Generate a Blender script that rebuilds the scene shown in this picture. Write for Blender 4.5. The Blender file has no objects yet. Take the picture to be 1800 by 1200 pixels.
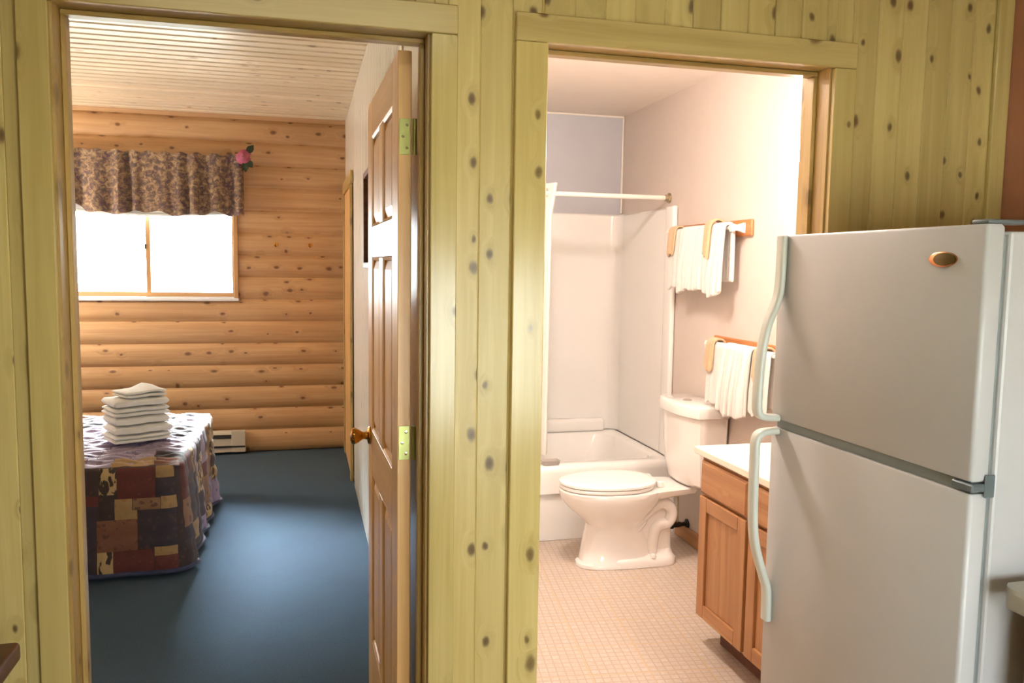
import bpy, bmesh, math, random
from mathutils import Vector, Matrix
random.seed(7)
sc = bpy.context.scene
COL = sc.collection
PI = math.pi

# ------------------------------------------------------------------ camera
def make_camera():
    pit, yaw, rol = (math.radians(a) for a in (-5.258, 14.4369, 0.8509))
    fw = Vector((math.sin(yaw)*math.cos(pit), math.cos(yaw)*math.cos(pit), math.sin(pit)))
    r = Vector((math.cos(yaw), -math.sin(yaw), 0)); up = r.cross(fw)
    R = r*math.cos(rol) + up*math.sin(rol); U = -r*math.sin(rol) + up*math.cos(rol)
    cam = bpy.data.cameras.new('camera'); cam.sensor_width = 36; cam.lens = 1429.3/1800*36
    cam.clip_start = 0.05
    o = bpy.data.objects.new('camera', cam); COL.objects.link(o)
    M = Matrix((R, U, -fw)).transposed().to_4x4(); M.translation = Vector((0, -1.9272, 1.5096))
    o.matrix_world = M
    sc.camera = o
make_camera()

# ------------------------------------------------------------------ world, light, exposure
w = bpy.data.worlds.new('sky'); sc.world = w; w.use_nodes = True
bg = w.node_tree.nodes['Background']
bg.inputs[0].default_value = (0.90, 0.96, 1.0, 1); bg.inputs[1].default_value = 18.5
sc.view_settings.view_transform = 'Standard'; sc.view_settings.look = 'None'
sc.view_settings.gamma = 1.0; sc.view_settings.use_curve_mapping = False
sc.view_settings.exposure = 0.22
sun = bpy.data.lights.new('veiled_sun', 'SUN'); sun.energy = 118.0; sun.angle = math.radians(30); sun.color = (.92, .96, 1.0)
so_ = bpy.data.objects.new('veiled_sun', sun); COL.objects.link(so_)
so_.rotation_euler = Vector((.22, -1, -.86)).to_track_quat('-Z', 'Y').to_euler()
def portal(loc, rot, sx, sy):
    l = bpy.data.lights.new('window_portal', 'AREA'); l.shape = 'RECTANGLE'; l.size = sx; l.size_y = sy
    l.cycles.is_portal = True
    o = bpy.data.objects.new('window_portal', l); COL.objects.link(o); o.location = loc; o.rotation_euler = rot
portal((-1.14, 4.95, 1.65), (-PI/2, 0, 0), 1.25, 0.80)       # bedroom window, facing -y
portal((.91, -2.57, 1.075), (PI/2, 0, 0), 1.02, .95)         # kitchen window behind the camera, facing +y
BATH_BULB = 90.0
BATH_FILL = 142.0
KITCHEN_TUBE = 7.5
BED_BULB = 128.0

# ------------------------------------------------------------------ materials
def srgb(r, g, b):
    f = lambda c: ((c/255)/12.92 if c/255 <= .04045 else (((c/255)+.055)/1.055)**2.4)
    return (f(r), f(g), f(b), 1)
class NT:
    def __init__(s, name):
        m = bpy.data.materials.new(name); m.use_nodes = True; s.m = m; s.t = m.node_tree
        s.b = s.t.nodes['Principled BSDF']; s.out = s.t.nodes['Material Output']
    def n(s, typ, **kw):
        nd = s.t.nodes.new(typ)
        for k, v in kw.items():
            if k.startswith('_'): setattr(nd, k[1:], v)
        return nd
    def l(s, a, b): s.t.links.new(a, b)
    def ramp(s, fac, stops):
        r = s.n('ShaderNodeValToRGB'); e = r.color_ramp.elements
        while len(e) < len(stops): e.new(0.5)
        for el, (p, c) in zip(e, stops): el.position = p; el.color = c if len(c) == 4 else (*c, 1)
        s.l(fac, r.inputs[0]); return r.outputs[0]
    def mix(s, fac, a, b, mode='MIX'):
        m = s.n('ShaderNodeMix'); m.data_type = 'RGBA'; m.blend_type = mode
        for i, v in ((0, fac), (6, a), (7, b)):
            if hasattr(v, 'is_linked') or isinstance(v, bpy.types.NodeSocket): s.l(v, m.inputs[i])
            else: m.inputs[i].default_value = v
        return m.outputs[2]
    def coords(s, scale, rnd=True):
        tc = s.n('ShaderNodeTexCoord'); v = tc.outputs['Object']
        if rnd:
            oi = s.n('ShaderNodeObjectInfo'); mu = s.n('ShaderNodeMath'); mu.operation = 'MULTIPLY'; mu.inputs[1].default_value = 61.7
            s.l(oi.outputs['Random'], mu.inputs[0])
            ad = s.n('ShaderNodeVectorMath'); ad.operation = 'ADD'; s.l(v, ad.inputs[0]); s.l(mu.outputs[0], ad.inputs[1]); v = ad.outputs[0]
        mp = s.n('ShaderNodeVectorMath'); mp.operation = 'MULTIPLY'; mp.inputs[1].default_value = scale; s.l(v, mp.inputs[0])
        return mp.outputs[0]
    def noise(s, vec, scale, detail=3, rough=.55, dist=0):
        n = s.n('ShaderNodeTexNoise'); n.inputs['Scale'].default_value = scale; n.inputs['Detail'].default_value = detail
        n.inputs['Roughness'].default_value = rough; n.inputs['Distortion'].default_value = dist
        s.l(vec, n.inputs['Vector']); return n.outputs['Fac']
    def bump(s, h, strength, dist=.01):
        b = s.n('ShaderNodeBump'); b.inputs['Strength'].default_value = strength; b.inputs['Distance'].default_value = dist
        s.l(h, b.inputs['Height']); s.l(b.outputs[0], s.b.inputs['Normal'])

def plain(name, col, rough=.5, metal=0, bump=0, bscale=60, var=.05, coat=0, sheen=0, spec=.5):
    t = NT(name); v = t.coords((1, 1, 1)); n = t.noise(v, bscale*.12, 3)
    c2 = tuple(max(0, x*(1-var*2)) for x in col[:3]) + (1,)
    c3 = tuple(min(1, x*(1+var)) for x in col[:3]) + (1,)
    t.l(t.ramp(n, [(.3, c2), (.7, c3)]), t.b.inputs['Base Color'])
    t.b.inputs['Roughness'].default_value = rough; t.b.inputs['Metallic'].default_value = metal
    t.b.inputs['Coat Weight'].default_value = coat; t.b.inputs['Sheen Weight'].default_value = sheen
    t.b.inputs['Specular IOR Level'].default_value = spec
    if bump: t.bump(t.noise(v, bscale, 4), bump, .004)
    return t.m

def wood(name, light, dark, axis, rough=.35, knots=1.0, kdens=1.0, coat=.0, knotcol=(84, 54, 32), var=.16, keep=.5):
    """pine: streaks along an axis, darker round knots, board-to-board tone"""
    t = NT(name)
    def sc_(al, ac): v = [ac, ac, ac]; v['xyz'.index(axis)] = al; return tuple(v)
    # knots: one per random cell on the face, along x across (across = sum of the other two axes)
    cv = t.coords((1, 1, 1)); sp = t.n('ShaderNodeSeparateXYZ'); t.l(cv, sp.inputs[0])
    i0 = 'xyz'.index(axis); oth = [i for i in range(3) if i != i0]
    ad = t.n('ShaderNodeMath'); ad.operation = 'ADD'; t.l(sp.outputs[oth[0]], ad.inputs[0]); t.l(sp.outputs[oth[1]], ad.inputs[1])
    ka = t.n('ShaderNodeMath'); ka.operation = 'MULTIPLY'; ka.inputs[1].default_value = 10.5*kdens; t.l(ad.outputs[0], ka.inputs[0])
    kl_ = t.n('ShaderNodeMath'); kl_.operation = 'MULTIPLY'; kl_.inputs[1].default_value = 6.5*kdens; t.l(sp.outputs[i0], kl_.inputs[0])
    cb_ = t.n('ShaderNodeCombineXYZ'); t.l(ka.outputs[0], cb_.inputs[0]); t.l(kl_.outputs[0], cb_.inputs[1]); kv = cb_.outputs[0]
    nz = t.n('ShaderNodeTexNoise'); nz.inputs['Scale'].default_value = 4; t.l(kv, nz.inputs['Vector'])
    ms = t.n('ShaderNodeVectorMath'); ms.operation = 'SCALE'; ms.inputs['Scale'].default_value = .09; t.l(nz.outputs['Color'], ms.inputs[0])
    wob = t.n('ShaderNodeVectorMath'); wob.operation = 'ADD'; t.l(kv, wob.inputs[0]); t.l(ms.outputs[0], wob.inputs[1])
    vo = t.n('ShaderNodeTexVoronoi'); vo.voronoi_dimensions = '2D'; vo.inputs['Scale'].default_value = 1.0; vo.inputs['Randomness'].default_value = .85
    t.l(wob.outputs[0], vo.inputs['Vector'])
    sc3 = t.n('ShaderNodeSeparateXYZ'); t.l(vo.outputs['Color'], sc3.inputs[0])
    sz = t.n('ShaderNodeMapRange'); sz.inputs[3].default_value = .55; sz.inputs[4].default_value = 1.5; t.l(sc3.outputs[1], sz.inputs[0])
    off = t.n('ShaderNodeMath'); off.operation = 'GREATER_THAN'; off.inputs[1].default_value = keep; t.l(sc3.outputs[0], off.inputs[0])
    dv = t.n('ShaderNodeMath'); dv.operation = 'DIVIDE'; t.l(vo.outputs['Distance'], dv.inputs[0]); t.l(sz.outputs[0], dv.inputs[1])
    da = t.n('ShaderNodeMath'); da.operation = 'ADD'; t.l(dv.outputs[0], da.inputs[0]); t.l(off.outputs[0], da.inputs[1])
    d = da.outputs[0]
    kmask = t.ramp(d, [(0, (1, 1, 1)), (.06, (.85, .85, .85)), (.115, (0, 0, 0))])
    halo = t.ramp(d, [(.07, (1, 1, 1)), (.32, (0, 0, 0))])
    # grain: stretched noise bent around knots
    gv = t.coords(sc_(1.3, 34))
    ga = t.n('ShaderNodeVectorMath'); ga.operation = 'ADD'
    hs = t.n('ShaderNodeVectorMath'); hs.operation = 'SCALE'; hs.inputs['Scale'].default_value = .8
    t.l(halo, hs.inputs[0]); t.l(gv, ga.inputs[0]); t.l(hs.outputs[0], ga.inputs[1])
    g = t.noise(ga.outputs[0], 1.0, 5, .6, .4)
    cl = t.noise(t.coords(sc_(.7, 5)), 1.0, 2)
    base = t.ramp(g, [(.3, dark), (.62, light)])
    lum = lambda k: tuple(min(1, c*k) for c in light[:3]) + (1,)
    base = t.mix(t.ramp(cl, [(.35, (0, 0, 0)), (.75, (.55, .55, .55))]), base, dark)
    oi = t.n('ShaderNodeObjectInfo')
    tone = t.ramp(oi.outputs['Random'], [(0, (1-var, 1-var*1.1, 1-var*1.3)), (1, (1+var*.4,)*3)])
    base = t.mix(1.0, base, tone, 'MULTIPLY')
    base = t.mix(t.mix(1.0, halo, (.22*knots,)*3 + (1,), 'MULTIPLY'), base, tuple(c*.55 for c in dark[:3]) + (1,))
    base = t.mix(t.mix(1.0, kmask, (knots,)*3 + (1,), 'MULTIPLY'), base, srgb(*knotcol))
    t.l(base, t.b.inputs['Base Color'])
    t.b.inputs['Roughness'].default_value = rough; t.b.inputs['Coat Weight'].default_value = coat; t.b.inputs['Coat Roughness'].default_value = .2
    t.bump(g, .12, .002)
    return t.m

M = {}
PL, PD = srgb(220, 200, 132), srgb(198, 174, 106)
OL, OD = srgb(242, 198, 132), srgb(222, 168, 106)
LL, LD = srgb(214, 174, 130), srgb(190, 146, 102)
M['pine_v'] = wood('pine_board_vertical', PL, PD, 'z', .38, .9, 1.1, keep=.55)
M['pine_casing_v'] = wood('pine_casing_vertical', srgb(224, 204, 134), srgb(202, 178, 108), 'z', .22, .75, .95, keep=.22)
M['pine_casing_h'] = wood('pine_casing_horizontal', srgb(224, 202, 134), srgb(200, 174, 108), 'x', .24, .75, .95, keep=.22)
M['jamb_v'] = wood('orange_pine_jamb', srgb(204, 174, 108), srgb(174, 142, 82), 'z', .3, .6, .8)
M['jamb_h'] = wood('orange_pine_head_jamb', srgb(204, 174, 108), srgb(174, 142, 82), 'x', .3, .6, .8)
M['log'] = wood('log_pine', LL, LD, 'x', .5, .85, .85, knotcol=(92, 50, 30), var=.12, keep=.55)
M['ceil'] = wood('ceiling_pine', srgb(250, 238, 214), srgb(238, 218, 184), 'x', .3, .5, .8, var=.10, knotcol=(120, 82, 52), keep=.3)
M['pale_pine'] = wood('pale_pine_wall', srgb(252, 249, 242), srgb(248, 241, 228), 'z', .22, .2, .7, var=.03)
M['door_v'] = wood('door_fir_vertical', OL, OD, 'z', .36, .15, .6, coat=.0)
M['door_y'] = wood('door_fir_crossways', OL, OD, 'y', .36, .15, .6, coat=.0)
M['oak'] = wood('vanity_oak', srgb(186, 138, 92), srgb(160, 108, 66), 'z', .4, 0, .6, var=.05)
M['oak_h'] = wood('vanity_oak_crosswise', srgb(186, 138, 92), srgb(160, 108, 66), 'y', .4, 0, .6, var=.05)
M['rack_wood'] = wood('towel_rack_wood', srgb(206, 140, 84), srgb(170, 104, 58), 'y', .4, 0, .6, var=.05)
M['tan_wood_light'] = wood('kitchen_cabinet_oak', srgb(196, 146, 86), srgb(160, 110, 60), 'z', .4, .1, .6)
M['brown_wood'] = wood('red_brown_wood', srgb(112, 66, 46), srgb(84, 46, 32), 'x', .4, 0, .6, var=.05)
M['brown_wall'] = plain('brown_wall', srgb(186, 126, 98), .6, bump=.05, bscale=80)
M['bath_paint'] = plain('bath_cream_paint', srgb(214, 200, 189), .55, bump=.04, bscale=160, var=.01)
M['bath_ceiling'] = plain('bath_ceiling_paint', srgb(240, 228, 216), .6, var=.01)
M['blue_paint'] = plain('blue_grey_paint', srgb(190, 190, 196), .55, var=.01)
M['white_trim'] = plain('white_trim', srgb(238, 232, 222), .4, var=.01)
M['acrylic'] = plain('white_acrylic', srgb(246, 242, 236), .16, var=.005, coat=.3)
M['porcelain'] = plain('white_porcelain', srgb(246, 240, 234), .1, var=.005, coat=.6)
M['seat_plastic'] = plain('white_seat_plastic', srgb(246, 242, 236), .22, var=.005)
M['towel'] = plain('white_terry', srgb(246, 240, 232), .95, bump=.9, bscale=420, var=.02, sheen=.4)
M['tan_towel'] = plain('tan_terry', srgb(220, 184, 140), .95, bump=.9, bscale=420, var=.05, sheen=.3)
M['curtain'] = plain('white_curtain', srgb(244, 236, 226), .5, bump=.1, bscale=200, var=.01)
M['chrome'] = plain('chrome', srgb(220, 220, 222), .12, 1, var=.0)
M['nickel'] = plain('nickel', srgb(190, 178, 150), .25, 1, var=.02)
M['brass'] = plain('brass', srgb(196, 142, 66), .2, 1, var=.05)
M['hinge'] = plain('greenish_brass_hinge', srgb(186, 190, 118), .35, .6, var=.08)
M['dark_metal'] = plain('dark_metal', srgb(70, 66, 62), .4, .7)
M['dark'] = plain('dark_recess', srgb(46, 42, 40), .8)
M['white_metal'] = plain('white_enamel', srgb(206, 194, 176), .4, var=.02)
M['fridge'] = plain('fridge_white_enamel', srgb(194, 192, 190), .38, bump=.06, bscale=500, var=.005)
M['fridge_grey'] = plain('fridge_grey_gasket', srgb(136, 144, 142), .5)
M['handle'] = plain('fridge_pale_handle', srgb(222, 226, 216), .3, var=.01)
M['hinge_grey'] = plain('fridge_hinge_grey', srgb(110, 120, 122), .4, .3)
M['copper'] = plain('badge_copper', srgb(206, 140, 92), .25, .9)
M['badge_dark'] = plain('badge_dark_bronze', srgb(92, 78, 44), .3, .7)
M['counter_grey'] = plain('counter_grey_laminate', srgb(176, 174, 160), .4, var=.06, bscale=200)
M['counter_cream'] = plain('counter_cream', srgb(246, 238, 220), .25, var=.01)
M['frame_vinyl'] = plain('window_tan_vinyl', srgb(196, 152, 104), .4, var=.02)
M['sill_white'] = plain('window_white_track', srgb(236, 236, 240), .35, var=.01)
M['drywall'] = plain('white_drywall', srgb(214, 206, 190), .8, var=.01)
M['ground'] = plain('pale_gravel', srgb(214, 210, 198), .95, bump=.5, bscale=20, var=.1)
M['roof'] = plain('roof_soffit', srgb(120, 100, 80), .8)
M['kitchen_floor'] = plain('kitchen_vinyl', srgb(176, 150, 112), .5, var=.08, bscale=40)
M['rose'] = plain('pink_silk', srgb(178, 92, 120), .7, var=.12, bscale=300)
M['leaf'] = plain('dark_green_silk', srgb(46, 62, 40), .7, var=.1)
M['mirror'] = plain('mirror_glass', srgb(210, 214, 214), .03, 1, var=0)
M['shade_cloth'] = plain('white_blind', srgb(236, 236, 232), .6, var=.01)
M['rim_grey'] = plain('grey_plastic', srgb(176, 168, 160), .4)

def glass_mat():
    t = NT('window_glass'); t.t.nodes.remove(t.b)
    tr = t.n('ShaderNodeBsdfTransparent'); gl = t.n('ShaderNodeBsdfGlossy'); gl.inputs['Roughness'].default_value = .02
    tr.inputs[0].default_value = (.97, .99, .985, 1)
    fr = t.n('ShaderNodeFresnel'); fr.inputs[0].default_value = 1.45; mx = t.n('ShaderNodeMixShader')
    t.l(fr.outputs[0], mx.inputs[0]); t.l(tr.outputs[0], mx.inputs[1]); t.l(gl.outputs[0], mx.inputs[2]); t.l(mx.outputs[0], t.out.inputs[0])
    return t.m
M['glass'] = glass_mat()
def emit_mat(name, col, strength):
    t = NT(name); t.b.inputs['Base Color'].default_value = (.8, .8, .8, 1)
    t.b.inputs['Emission Color'].default_value = col; t.b.inputs['Emission Strength'].default_value = strength
    n = t.noise(t.coords((1, 1, 1)), 3); t.l(t.ramp(n, [(0, (.78, .78, .78)), (1, (.82, .82, .82))]), t.b.inputs['Base Color'])
    return t.m
M['bulb_bath'] = emit_mat('bath_globe_glow', (1.0, .89, .81, 1), BATH_BULB)
M['fill_dome'] = emit_mat('bath_fill_glow', (1.0, .89, .81, 1), BATH_FILL)
M['tube'] = emit_mat('kitchen_diffuser_glow', (1.0, .97, .78, 1), KITCHEN_TUBE)
M['bulb_bed'] = emit_mat('bedroom_globe_glow', (1.0, .91, .77, 1), BED_BULB)

def carpet_mat():
    t = NT('blue_carpet'); v = t.coords((1, 1, 1), False)
    a = t.noise(v, 260, 3, .7); b = t.noise(v, 3.0, 3)
    c = t.ramp(a, [(.3, srgb(44, 64, 84)), (.7, srgb(78, 102, 122))])
    c = t.mix(t.ramp(b, [(.4, (0, 0, 0)), (.7, (.35, .35, .35))]), c, srgb(62, 72, 96))
    t.l(c, t.b.inputs['Base Color']); t.b.inputs['Roughness'].default_value = 1; t.b.inputs['Sheen Weight'].default_value = .08
    t.b.inputs['Specular IOR Level'].default_value = .1
    t.bump(a, .8, .006); return t.m
M['carpet'] = carpet_mat()

def vinyl_mat():
    t = NT('bath_vinyl_floor')
    tc = t.n('ShaderNodeTexCoord'); mp = t.n('ShaderNodeMapping'); mp.inputs['Rotation'].default_value = (0, 0, .12); t.l(tc.outputs['Object'], mp.inputs[0])
    br = t.n('ShaderNodeTexBrick'); br.offset = 0; br.inputs['Scale'].default_value = 1.0
    br.inputs['Brick Width'].default_value = .032; br.inputs['Row Height'].default_value = .032; br.inputs['Mortar Size'].default_value = .003
    br.inputs['Color1'].default_value = srgb(204, 192, 182); br.inputs['Color2'].default_value = srgb(198, 184, 172); br.inputs['Mortar'].default_value = srgb(182, 164, 146)
    t.l(mp.outputs[0], br.inputs['Vector'])
    br2 = t.n('ShaderNodeTexBrick'); br2.offset = 0; br2.inputs['Scale'].default_value = 1.0
    br2.inputs['Brick Width'].default_value = .23; br2.inputs['Row Height'].default_value = .23; br2.inputs['Mortar Size'].default_value = .003
    t.l(mp.outputs[0], br2.inputs['Vector'])
    n = t.noise(mp.outputs[0], 45, 4, .7)
    c = t.mix(t.ramp(n, [(.4, (0, 0, 0)), (.62, (.55, .55, .55))]), br.outputs['Color'], srgb(190, 166, 140))
    c = t.mix(br2.outputs['Fac'], c, srgb(200, 174, 138))
    t.l(c, t.b.inputs['Base Color']); t.b.inputs['Roughness'].default_value = .38
    return t.m
M['vinyl'] = vinyl_mat()

def fabric(name, col, print_col=None, pscale=26, amount=.5, rough=.75, sheen=.15, stretch=(1, 1, 1), spec=.4):
    t = NT(name); v = t.coords(stretch)
    n = t.noise(v, 30, 3)
    c = t.ramp(n, [(.3, tuple(x*.82 for x in col[:3]) + (1,)), (.7, col)])
    if print_col:
        vo = t.n('ShaderNodeTexVoronoi'); vo.inputs['Scale'].default_value = pscale
        nz = t.n('ShaderNodeTexNoise'); nz.inputs['Scale'].default_value = pscale*.8; t.l(v, nz.inputs['Vector'])
        ad = t.n('ShaderNodeVectorMath'); ad.operation = 'ADD'; s = t.n('ShaderNodeVectorMath'); s.operation = 'SCALE'; s.inputs['Scale'].default_value = .05
        t.l(nz.outputs['Color'], s.inputs[0]); t.l(v, ad.inputs[0]); t.l(s.outputs[0], ad.inputs[1]); t.l(ad.outputs[0], vo.inputs['Vector'])
        m = t.ramp(vo.outputs['Distance'], [(amount*.55, (1, 1, 1)), (amount*.7, (0, 0, 0))])
        c = t.mix(m, c, print_col)
    t.l(c, t.b.inputs['Base Color']); t.b.inputs['Roughness'].default_value = rough; t.b.inputs['Sheen Weight'].default_value = sheen
    t.b.inputs['Specular IOR Level'].default_value = spec
    t.bump(t.noise(v, 220, 3), .25, .003)
    return t.m
Q = {
    'brown': fabric('quilt_dark_brown', srgb(62, 46, 44), srgb(76, 54, 48), 30, .4),
    'maroon': fabric('quilt_maroon', srgb(94, 44, 40), srgb(106, 52, 42), 30, .35),
    'navy': fabric('quilt_navy_brown', srgb(58, 47, 56), srgb(72, 52, 52), 26, .45),
    'cream': fabric('quilt_cream_leaf_print', srgb(182, 152, 106), srgb(58, 44, 38), 40, .78, stretch=(1, 1, .5)),
    'tan': fabric('quilt_tan', srgb(162, 128, 84), srgb(146, 110, 70), 26, .4),
    'tanprint': fabric('quilt_tan_brown_print', srgb(136, 100, 72), srgb(94, 68, 56), 30, .5),
    'rust': fabric('quilt_rust_print', srgb(122, 78, 58), srgb(90, 58, 48), 34, .42),
    'blue': fabric('quilt_navy_binding', srgb(50, 54, 86)),
    'lilac': fabric('quilt_lilac', srgb(150, 134, 160), srgb(112, 96, 126), 24, .45, rough=.62, spec=.45),
}
def valance_mat():
    t = NT('floral_valance_fabric'); v = t.coords((1, .2, 1), False)
    n1 = t.noise(v, 30, 4, .7, .6); n2 = t.noise(v, 20, 3, .65, 1.0)
    c = t.ramp(n1, [(.40, srgb(92, 80, 80)), (.48, srgb(122, 98, 82)), (.58, srgb(160, 134, 106)), (.7, srgb(182, 158, 124))])
    c = t.mix(t.ramp(n2, [(.57, (0, 0, 0)), (.63, (.8, .8, .8))]), c, srgb(92, 66, 84))
    t.l(c, t.b.inputs['Base Color']); t.b.inputs['Roughness'].default_value = .9
    tl = t.n('ShaderNodeBsdfTranslucent'); t.l(c, tl.inputs[0]); mx = t.n('ShaderNodeMixShader'); mx.inputs[0].default_value = .06
    t.l(t.b.outputs[0], mx.inputs[1]); t.l(tl.outputs[0], mx.inputs[2]); t.l(mx.outputs[0], t.out.inputs[0])
    return t.m
M['valance'] = valance_mat()

# ------------------------------------------------------------------ mesh helpers
def tag(o, label=None, cat=None, group=None, kind=None):
    if label: o['label'] = label
    if cat: o['category'] = cat
    if group: o['group'] = group
    if kind: o['kind'] = kind
    return o
def empty(name, loc=(0, 0, 0), rz=0, **kw):
    o = bpy.data.objects.new(name, None); COL.objects.link(o); o.location = loc; o.rotation_euler = (0, 0, rz)
    o.empty_display_size = .1
    return tag(o, **kw)
class MB:
    def __init__(s): s.bm = bmesh.new()
    def box(s, x0, x1, y0, y1, z0, z1, r=0, seg=2):
        g = bmesh.ops.create_cube(s.bm, size=1)
        vs = g['verts']
        for v in vs: v.co = Vector(((x0+x1)/2 + v.co.x*(x1-x0), (y0+y1)/2 + v.co.y*(y1-y0), (z0+z1)/2 + v.co.z*(z1-z0)))
        if r:
            es = set(e for v in vs for e in v.link_edges)
            bmesh.ops.bevel(s.bm, geom=list(es), offset=r, segments=seg, affect='EDGES', profile=.5, clamp_overlap=True)
        return s
    def loft(s, rings, cap0=True, cap1=True, closed=True):
        R = [[s.bm.verts.new(p) for p in ring] for ring in rings]; n = len(R[0])
        for a, b in zip(R, R[1:]):
            for i in range(n if closed else n-1):
                j = (i+1) % n
                try: s.bm.faces.new((a[i], a[j], b[j], b[i]))
                except ValueError: pass
        if cap0: s.bm.faces.new(R[0][::-1])
        if cap1: s.bm.faces.new(R[-1])
        return s
    def grid(s, f, nu, nv):
        V = [[s.bm.verts.new(f(i/nu, j/nv)) for i in range(nu+1)] for j in range(nv+1)]
        for j in range(nv):
            for i in range(nu): s.bm.faces.new((V[j][i], V[j][i+1], V[j+1][i+1], V[j+1][i]))
        return s
    def tube(s, pts, rad, n=12, cap=True, flat=1.0):
        pts = [Vector(p) for p in pts]; rings = []
        rads = rad if isinstance(rad, (list, tuple)) else [rad]*len(pts)
        prev = None
        for i, p in enumerate(pts):
            t = (pts[min(i+1, len(pts)-1)] - pts[max(i-1, 0)]).normalized()
            if prev is None:
                a = Vector((0, 0, 1)) if abs(t.z) < .9 else Vector((0, 1, 0))
                u = t.cross(a).normalized()
            else:
                u = (prev - t*prev.dot(t)).normalized()
            prev = u; vv = t.cross(u)
            rings.append([p + (u*math.cos(k*2*PI/n) + vv*flat*math.sin(k*2*PI/n))*rads[i] for k in range(n)])
        return s.loft(rings, cap, cap)
    def lathe(s, prof, c, axis='z', n=24):
        c = Vector(c); rings = []
        for r, h in prof:
            ring = []
            for k in range(n):
                a = k*2*PI/n; p, q = r*math.cos(a), r*math.sin(a)
                ring.append(c + {'z': Vector((p, q, h)), 'x': Vector((h, p, q)), 'y': Vector((q, h, p))}[axis])
            rings.append(ring)
        return s.loft(rings)
    def prism(s, poly, a0, a1, axis='z'):
        mk = {'z': lambda p, a: (p[0], p[1], a), 'x': lambda p, a: (a, p[0], p[1]), 'y': lambda p, a: (p[0], a, p[1])}[axis]
        return s.loft([[mk(p, a0) for p in poly], [mk(p, a1) for p in poly]])
    def mesh(s, name, mat, smooth=False):
        bmesh.ops.recalc_face_normals(s.bm, faces=s.bm.faces)
        me = bpy.data.meshes.new(name); s.bm.to_mesh(me); s.bm.free()
        me.materials.append(M[mat] if isinstance(mat, str) else mat)
        if smooth:
            for p in me.polygons: p.use_smooth = True
            if smooth != 'all':
                try: me.set_sharp_from_angle(angle=math.radians(40))
                except Exception: pass
        return me
    def build(s, name, mat, parent=None, smooth=True, **kw):
        o = bpy.data.objects.new(name, s.mesh(name, mat, smooth)); COL.objects.link(o)
        if parent: o.parent = parent
        return tag(o, **kw)
def inst(name, me, loc, parent=None, rz=0, scale=None):
    o = bpy.data.objects.new(name, me); COL.objects.link(o); o.location = loc; o.rotation_euler = (0, 0, rz)
    if scale: o.scale = scale
    if parent: o.parent = parent
    return o
def subsurf(o, n=1):
    m = o.modifiers.new('sub', 'SUBSURF'); m.levels = n; m.render_levels = n; return o
def rrect(cx, cy, hx, hy, r, n=6):
    out = []
    for sx, sy, a0 in ((1, 1, 0), (-1, 1, PI/2), (-1, -1, PI), (1, -1, 3*PI/2)):
        for k in range(n+1):
            a = a0 + k*PI/2/n; out.append((cx + sx*(hx-r) + r*math.cos(a), cy + sy*(hy-r) + r*math.sin(a)))
    return out
def st(mb, name, mat, smooth=False, **kw): return mb.build(name, mat, None, smooth, kind='structure', **kw)

# ------------------------------------------------------------------ dimensions
BXL, BXR = -0.500, 0.285        # bedroom door, jamb faces
AXL, AXR = 0.575, 1.352         # bath door, jamb faces
HEAD = 2.045                    # jamb head underside
YB = 4.7775                     # bedroom log wall face
BRW = 0.335                     # bedroom right wall face
BATH_L, BATH_R, BATH_Y, BATH_H = 0.45, 2.0595, 3.196, 2.505
BED_H = 2.638; BED_L = -2.95
KR, KL, KB, KH = 1.92, -5.2, -2.55, 2.56

# ------------------------------------------------------------------ shell
mb = MB(); y0, y1 = .012, .112
mb.box(KL-.1, BXL-.02, y0, y1, 0, 2.8); mb.box(BXL-.02, BXR+.02, y0, y1, HEAD+.02, 2.8)
mb.box(BXR+.02, AXL-.02, y0, y1, 0, 2.8); mb.box(AXL-.02, AXR+.02, y0, y1, HEAD+.02, 2.8); mb.box(AXR+.02, 2.2, y0, y1, 0, 2.8)
wall_front = st(mb, 'wall_front', 'pine_v', label='knotty yellow pine board wall around the two doorways')
# vertical tongue and groove boards
BW = 0.0775
def board_mesh(wd, h, name='board', mat='pine_v', t=.013, c=.0022):
    m = MB(); e = wd/2 - .0002
    m.prism([(-e, t), (-e, c), (-e+c, 0), (e-c, 0), (e, c), (e, t)], 0, h, 'z'); return m.mesh(name, mat)
cache = {}
def put_board(x0, x1, z0, z1):
    key = (round(x1-x0, 3), round(z1-z0, 3))
    if key not in cache: cache[key] = board_mesh(*key)
    inst('board', cache[key], ((x0+x1)/2, 0, z0), wall_front)
x = 1.417 - 31*BW
edges = []
while x < KR - .004:
    edges.append((x, min(x+BW, KR))); x += BW
for a, b in edges:
    segs = [(a, b, 0, KH)]
    for dl, dr in ((BXL-.015, BXR+.015), (AXL-.015, AXR+.015)):
        out = []
        for (p, q, z0, z1) in segs:
            if q <= dl or p >= dr: out.append((p, q, z0, z1)); continue
            if p < dl: out.append((p, dl, z0, z1))
            if q > dr: out.append((dr, q, z0, z1))
            out.append((max(p, dl), min(q, dr), HEAD+.015, z1))
        segs = out
    for s_ in segs:
        if s_[1]-s_[0] > .004: put_board(*s_)

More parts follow.
